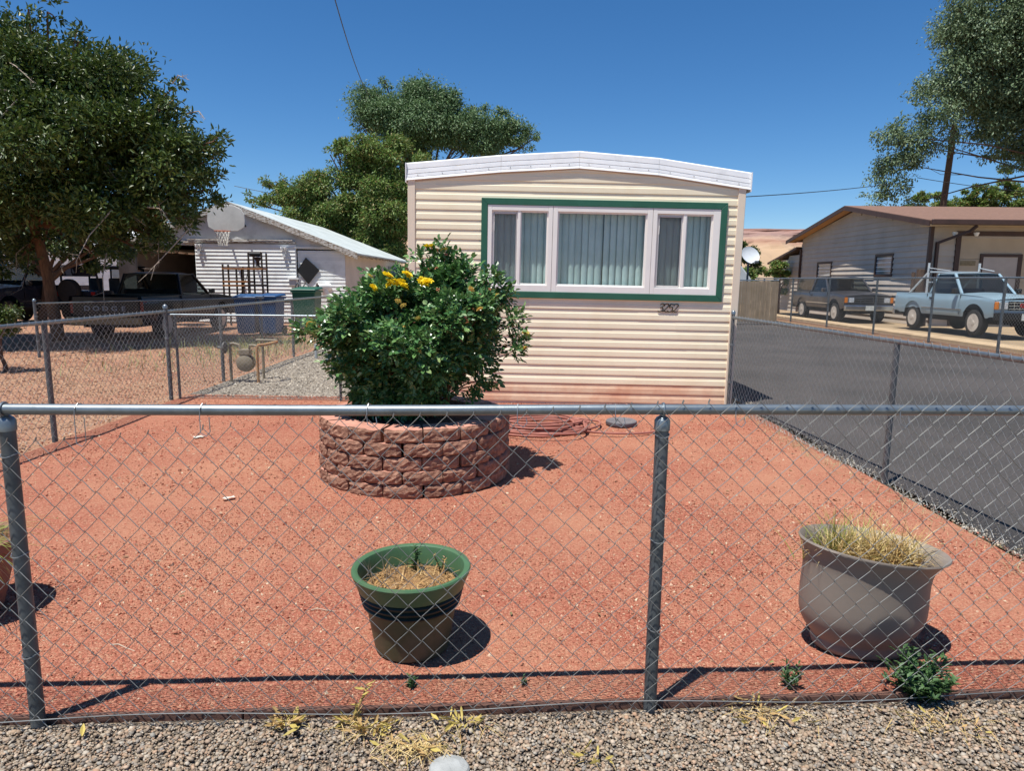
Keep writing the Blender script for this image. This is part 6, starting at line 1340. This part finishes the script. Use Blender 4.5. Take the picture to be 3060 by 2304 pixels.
    if rack:
        mb = MB()
        for s in (-1, 1):
            mb.bar((-.86, s * (hw - .05), 1.08), (-.86, s * (hw - .05), 1.98), .045, .045, (1, 0, 0)); mb.bar((-.88, s * (hw - .06), 1.7), (-1.75, s * (hw - .05), 1.10), .04, .04); mb.bar((-.86, s * (hw - .04), 1.84), (.0, s * (hw - .18), 1.74), .02, .02)
        mb.bar((-.86, -hw + .05, 1.72), (-.86, hw - .05, 1.72), .045, .045); mb.bar((-.86, -hw + .05, 1.42), (-.86, hw - .05, 1.42), .04, .04); mb.build('ladder_rack', M('rack_white', srgb('#c3c9c9'), None, 4, .5), T)
    T.scale = (1, 1, zs); return T
m_lb = M('light_blue_paint', srgb('#8fa9b5'), srgb('#87a0ac'), 2, .28, .02, 8, spec=.5, coat=.3, stain=srgb('#9db3bd'), sscale=2, samt=.4)
vehicle('pickup_truck', 'light blue older pickup with ladder rack parked beside the grey house', (13.43, 20.35, .06), R(-90), m_lb, zs=1.03, letters=('front', 'GMC'), rack=True, rust=True)
vehicle('sport_utility', 'dark grey utility vehicle parked behind the light blue pickup by the house', (12.85, 27.2, .02), R(-90), M('dark_grey_paint', (.035, .035, .042), (.045, .044, .05), 3, .3, spec=.4, coat=.3), cat='car', W=1.78, suv=True)
m_bk = M('black_paint', srgb('#0c0d12'), srgb('#101117'), 3, .3, spec=.25, coat=.1)
vehicle('pickup_truck', 'black pickup parked tail out before the white garage', (-9.12, 18.05, 0), R(88), m_bk, W=1.74, zs=.93, letters=('rear', 'DODGE'), rear_bumper=M('dusty_tan_bumper', srgb('#a98a5c'), srgb('#8a6d48'), 4, .5))
m_nb = M('navy_paint', srgb('#1e2430'), srgb('#252b38'), 3, .25, coat=.4)
vehicle('pickup_truck', 'dark pickup facing out at the left edge behind the tree trunk', (-15.3, 21.2, 0), R(-90), m_nb, W=1.8, zs=1.05)
# open jeep under the tree
def jeep():
    T = thing('jeep', 'dark open sided jeep with spare wheel under the left tree', 'jeep', (-13.3, 23.2, 0), (0, 0, R(80)))
    mb = MB(); mb.prism([(-1.7, .55), (1.75, .55), (1.75, 1.0), (.7, 1.06), (.6, 1.0), (-.2, .82), (-.9, .86), (-1.0, 1.02), (-1.7, 1.02)], 'y', -.74, .74); mb.build('body', m_nb, T, bevel=.03)
    mb = MB()
    for x in (.62, -.35, -1.5): mb.tube([(x, -.68, .95), (x - .06, -.62, 1.72), (x - .06, .62, 1.72), (x, .68, .95)], .035, 8)
    for s in (-.62, .62): mb.tube([(.56, s, 1.72), (-1.56, s, 1.72)], .03, 8)
    mb.build('roll_cage', m_black, T, smooth=True)
    mb = MB(); mb.box(-1.6, .62, -.70, .70, 1.74, 1.80); mb.box(-1.62, -1.56, -.7, .7, 1.45, 1.78); mb.build('soft_top', M('navy_canvas', srgb('#1c2033'), None, 4, .9), T, bevel=.03)
    mb = MB(); mb.add([(.72, -.66, 1.07), (.72, .66, 1.07), (.58, .62, 1.70), (.58, -.62, 1.70)], [(0, 1, 2, 3)]); mb.build('windshield', m_carglass, T)
    for x in (-1.1, 1.15):
        for s in (-1, 1): wheel(T, x, s * .68, .37, .37, s, m_chrome)
    mb = MB(); mb.lathe([(.2, -.1), (.33, -.11), (.37, -.06), (.37, .06), (.33, .11), (.2, .1)], 24, (-1.84, .1, 1.0), 'x'); mb.build('spare_wheel', m_tyre, T, smooth=True)
    for s in (-1, 1):
        mb = MB(); mb.box(-1.74, -1.69, s * .62 - .06, s * .62 + .06, .84, .98); mb.build('tail_light', MATS['tail_red'], T)
        mb = MB(); mb.box(-.5, -.35, s * .35 - .22, s * .35 + .22, .8, 1.4); mb.build('seat', m_seat, T, bevel=.04)
jeep()
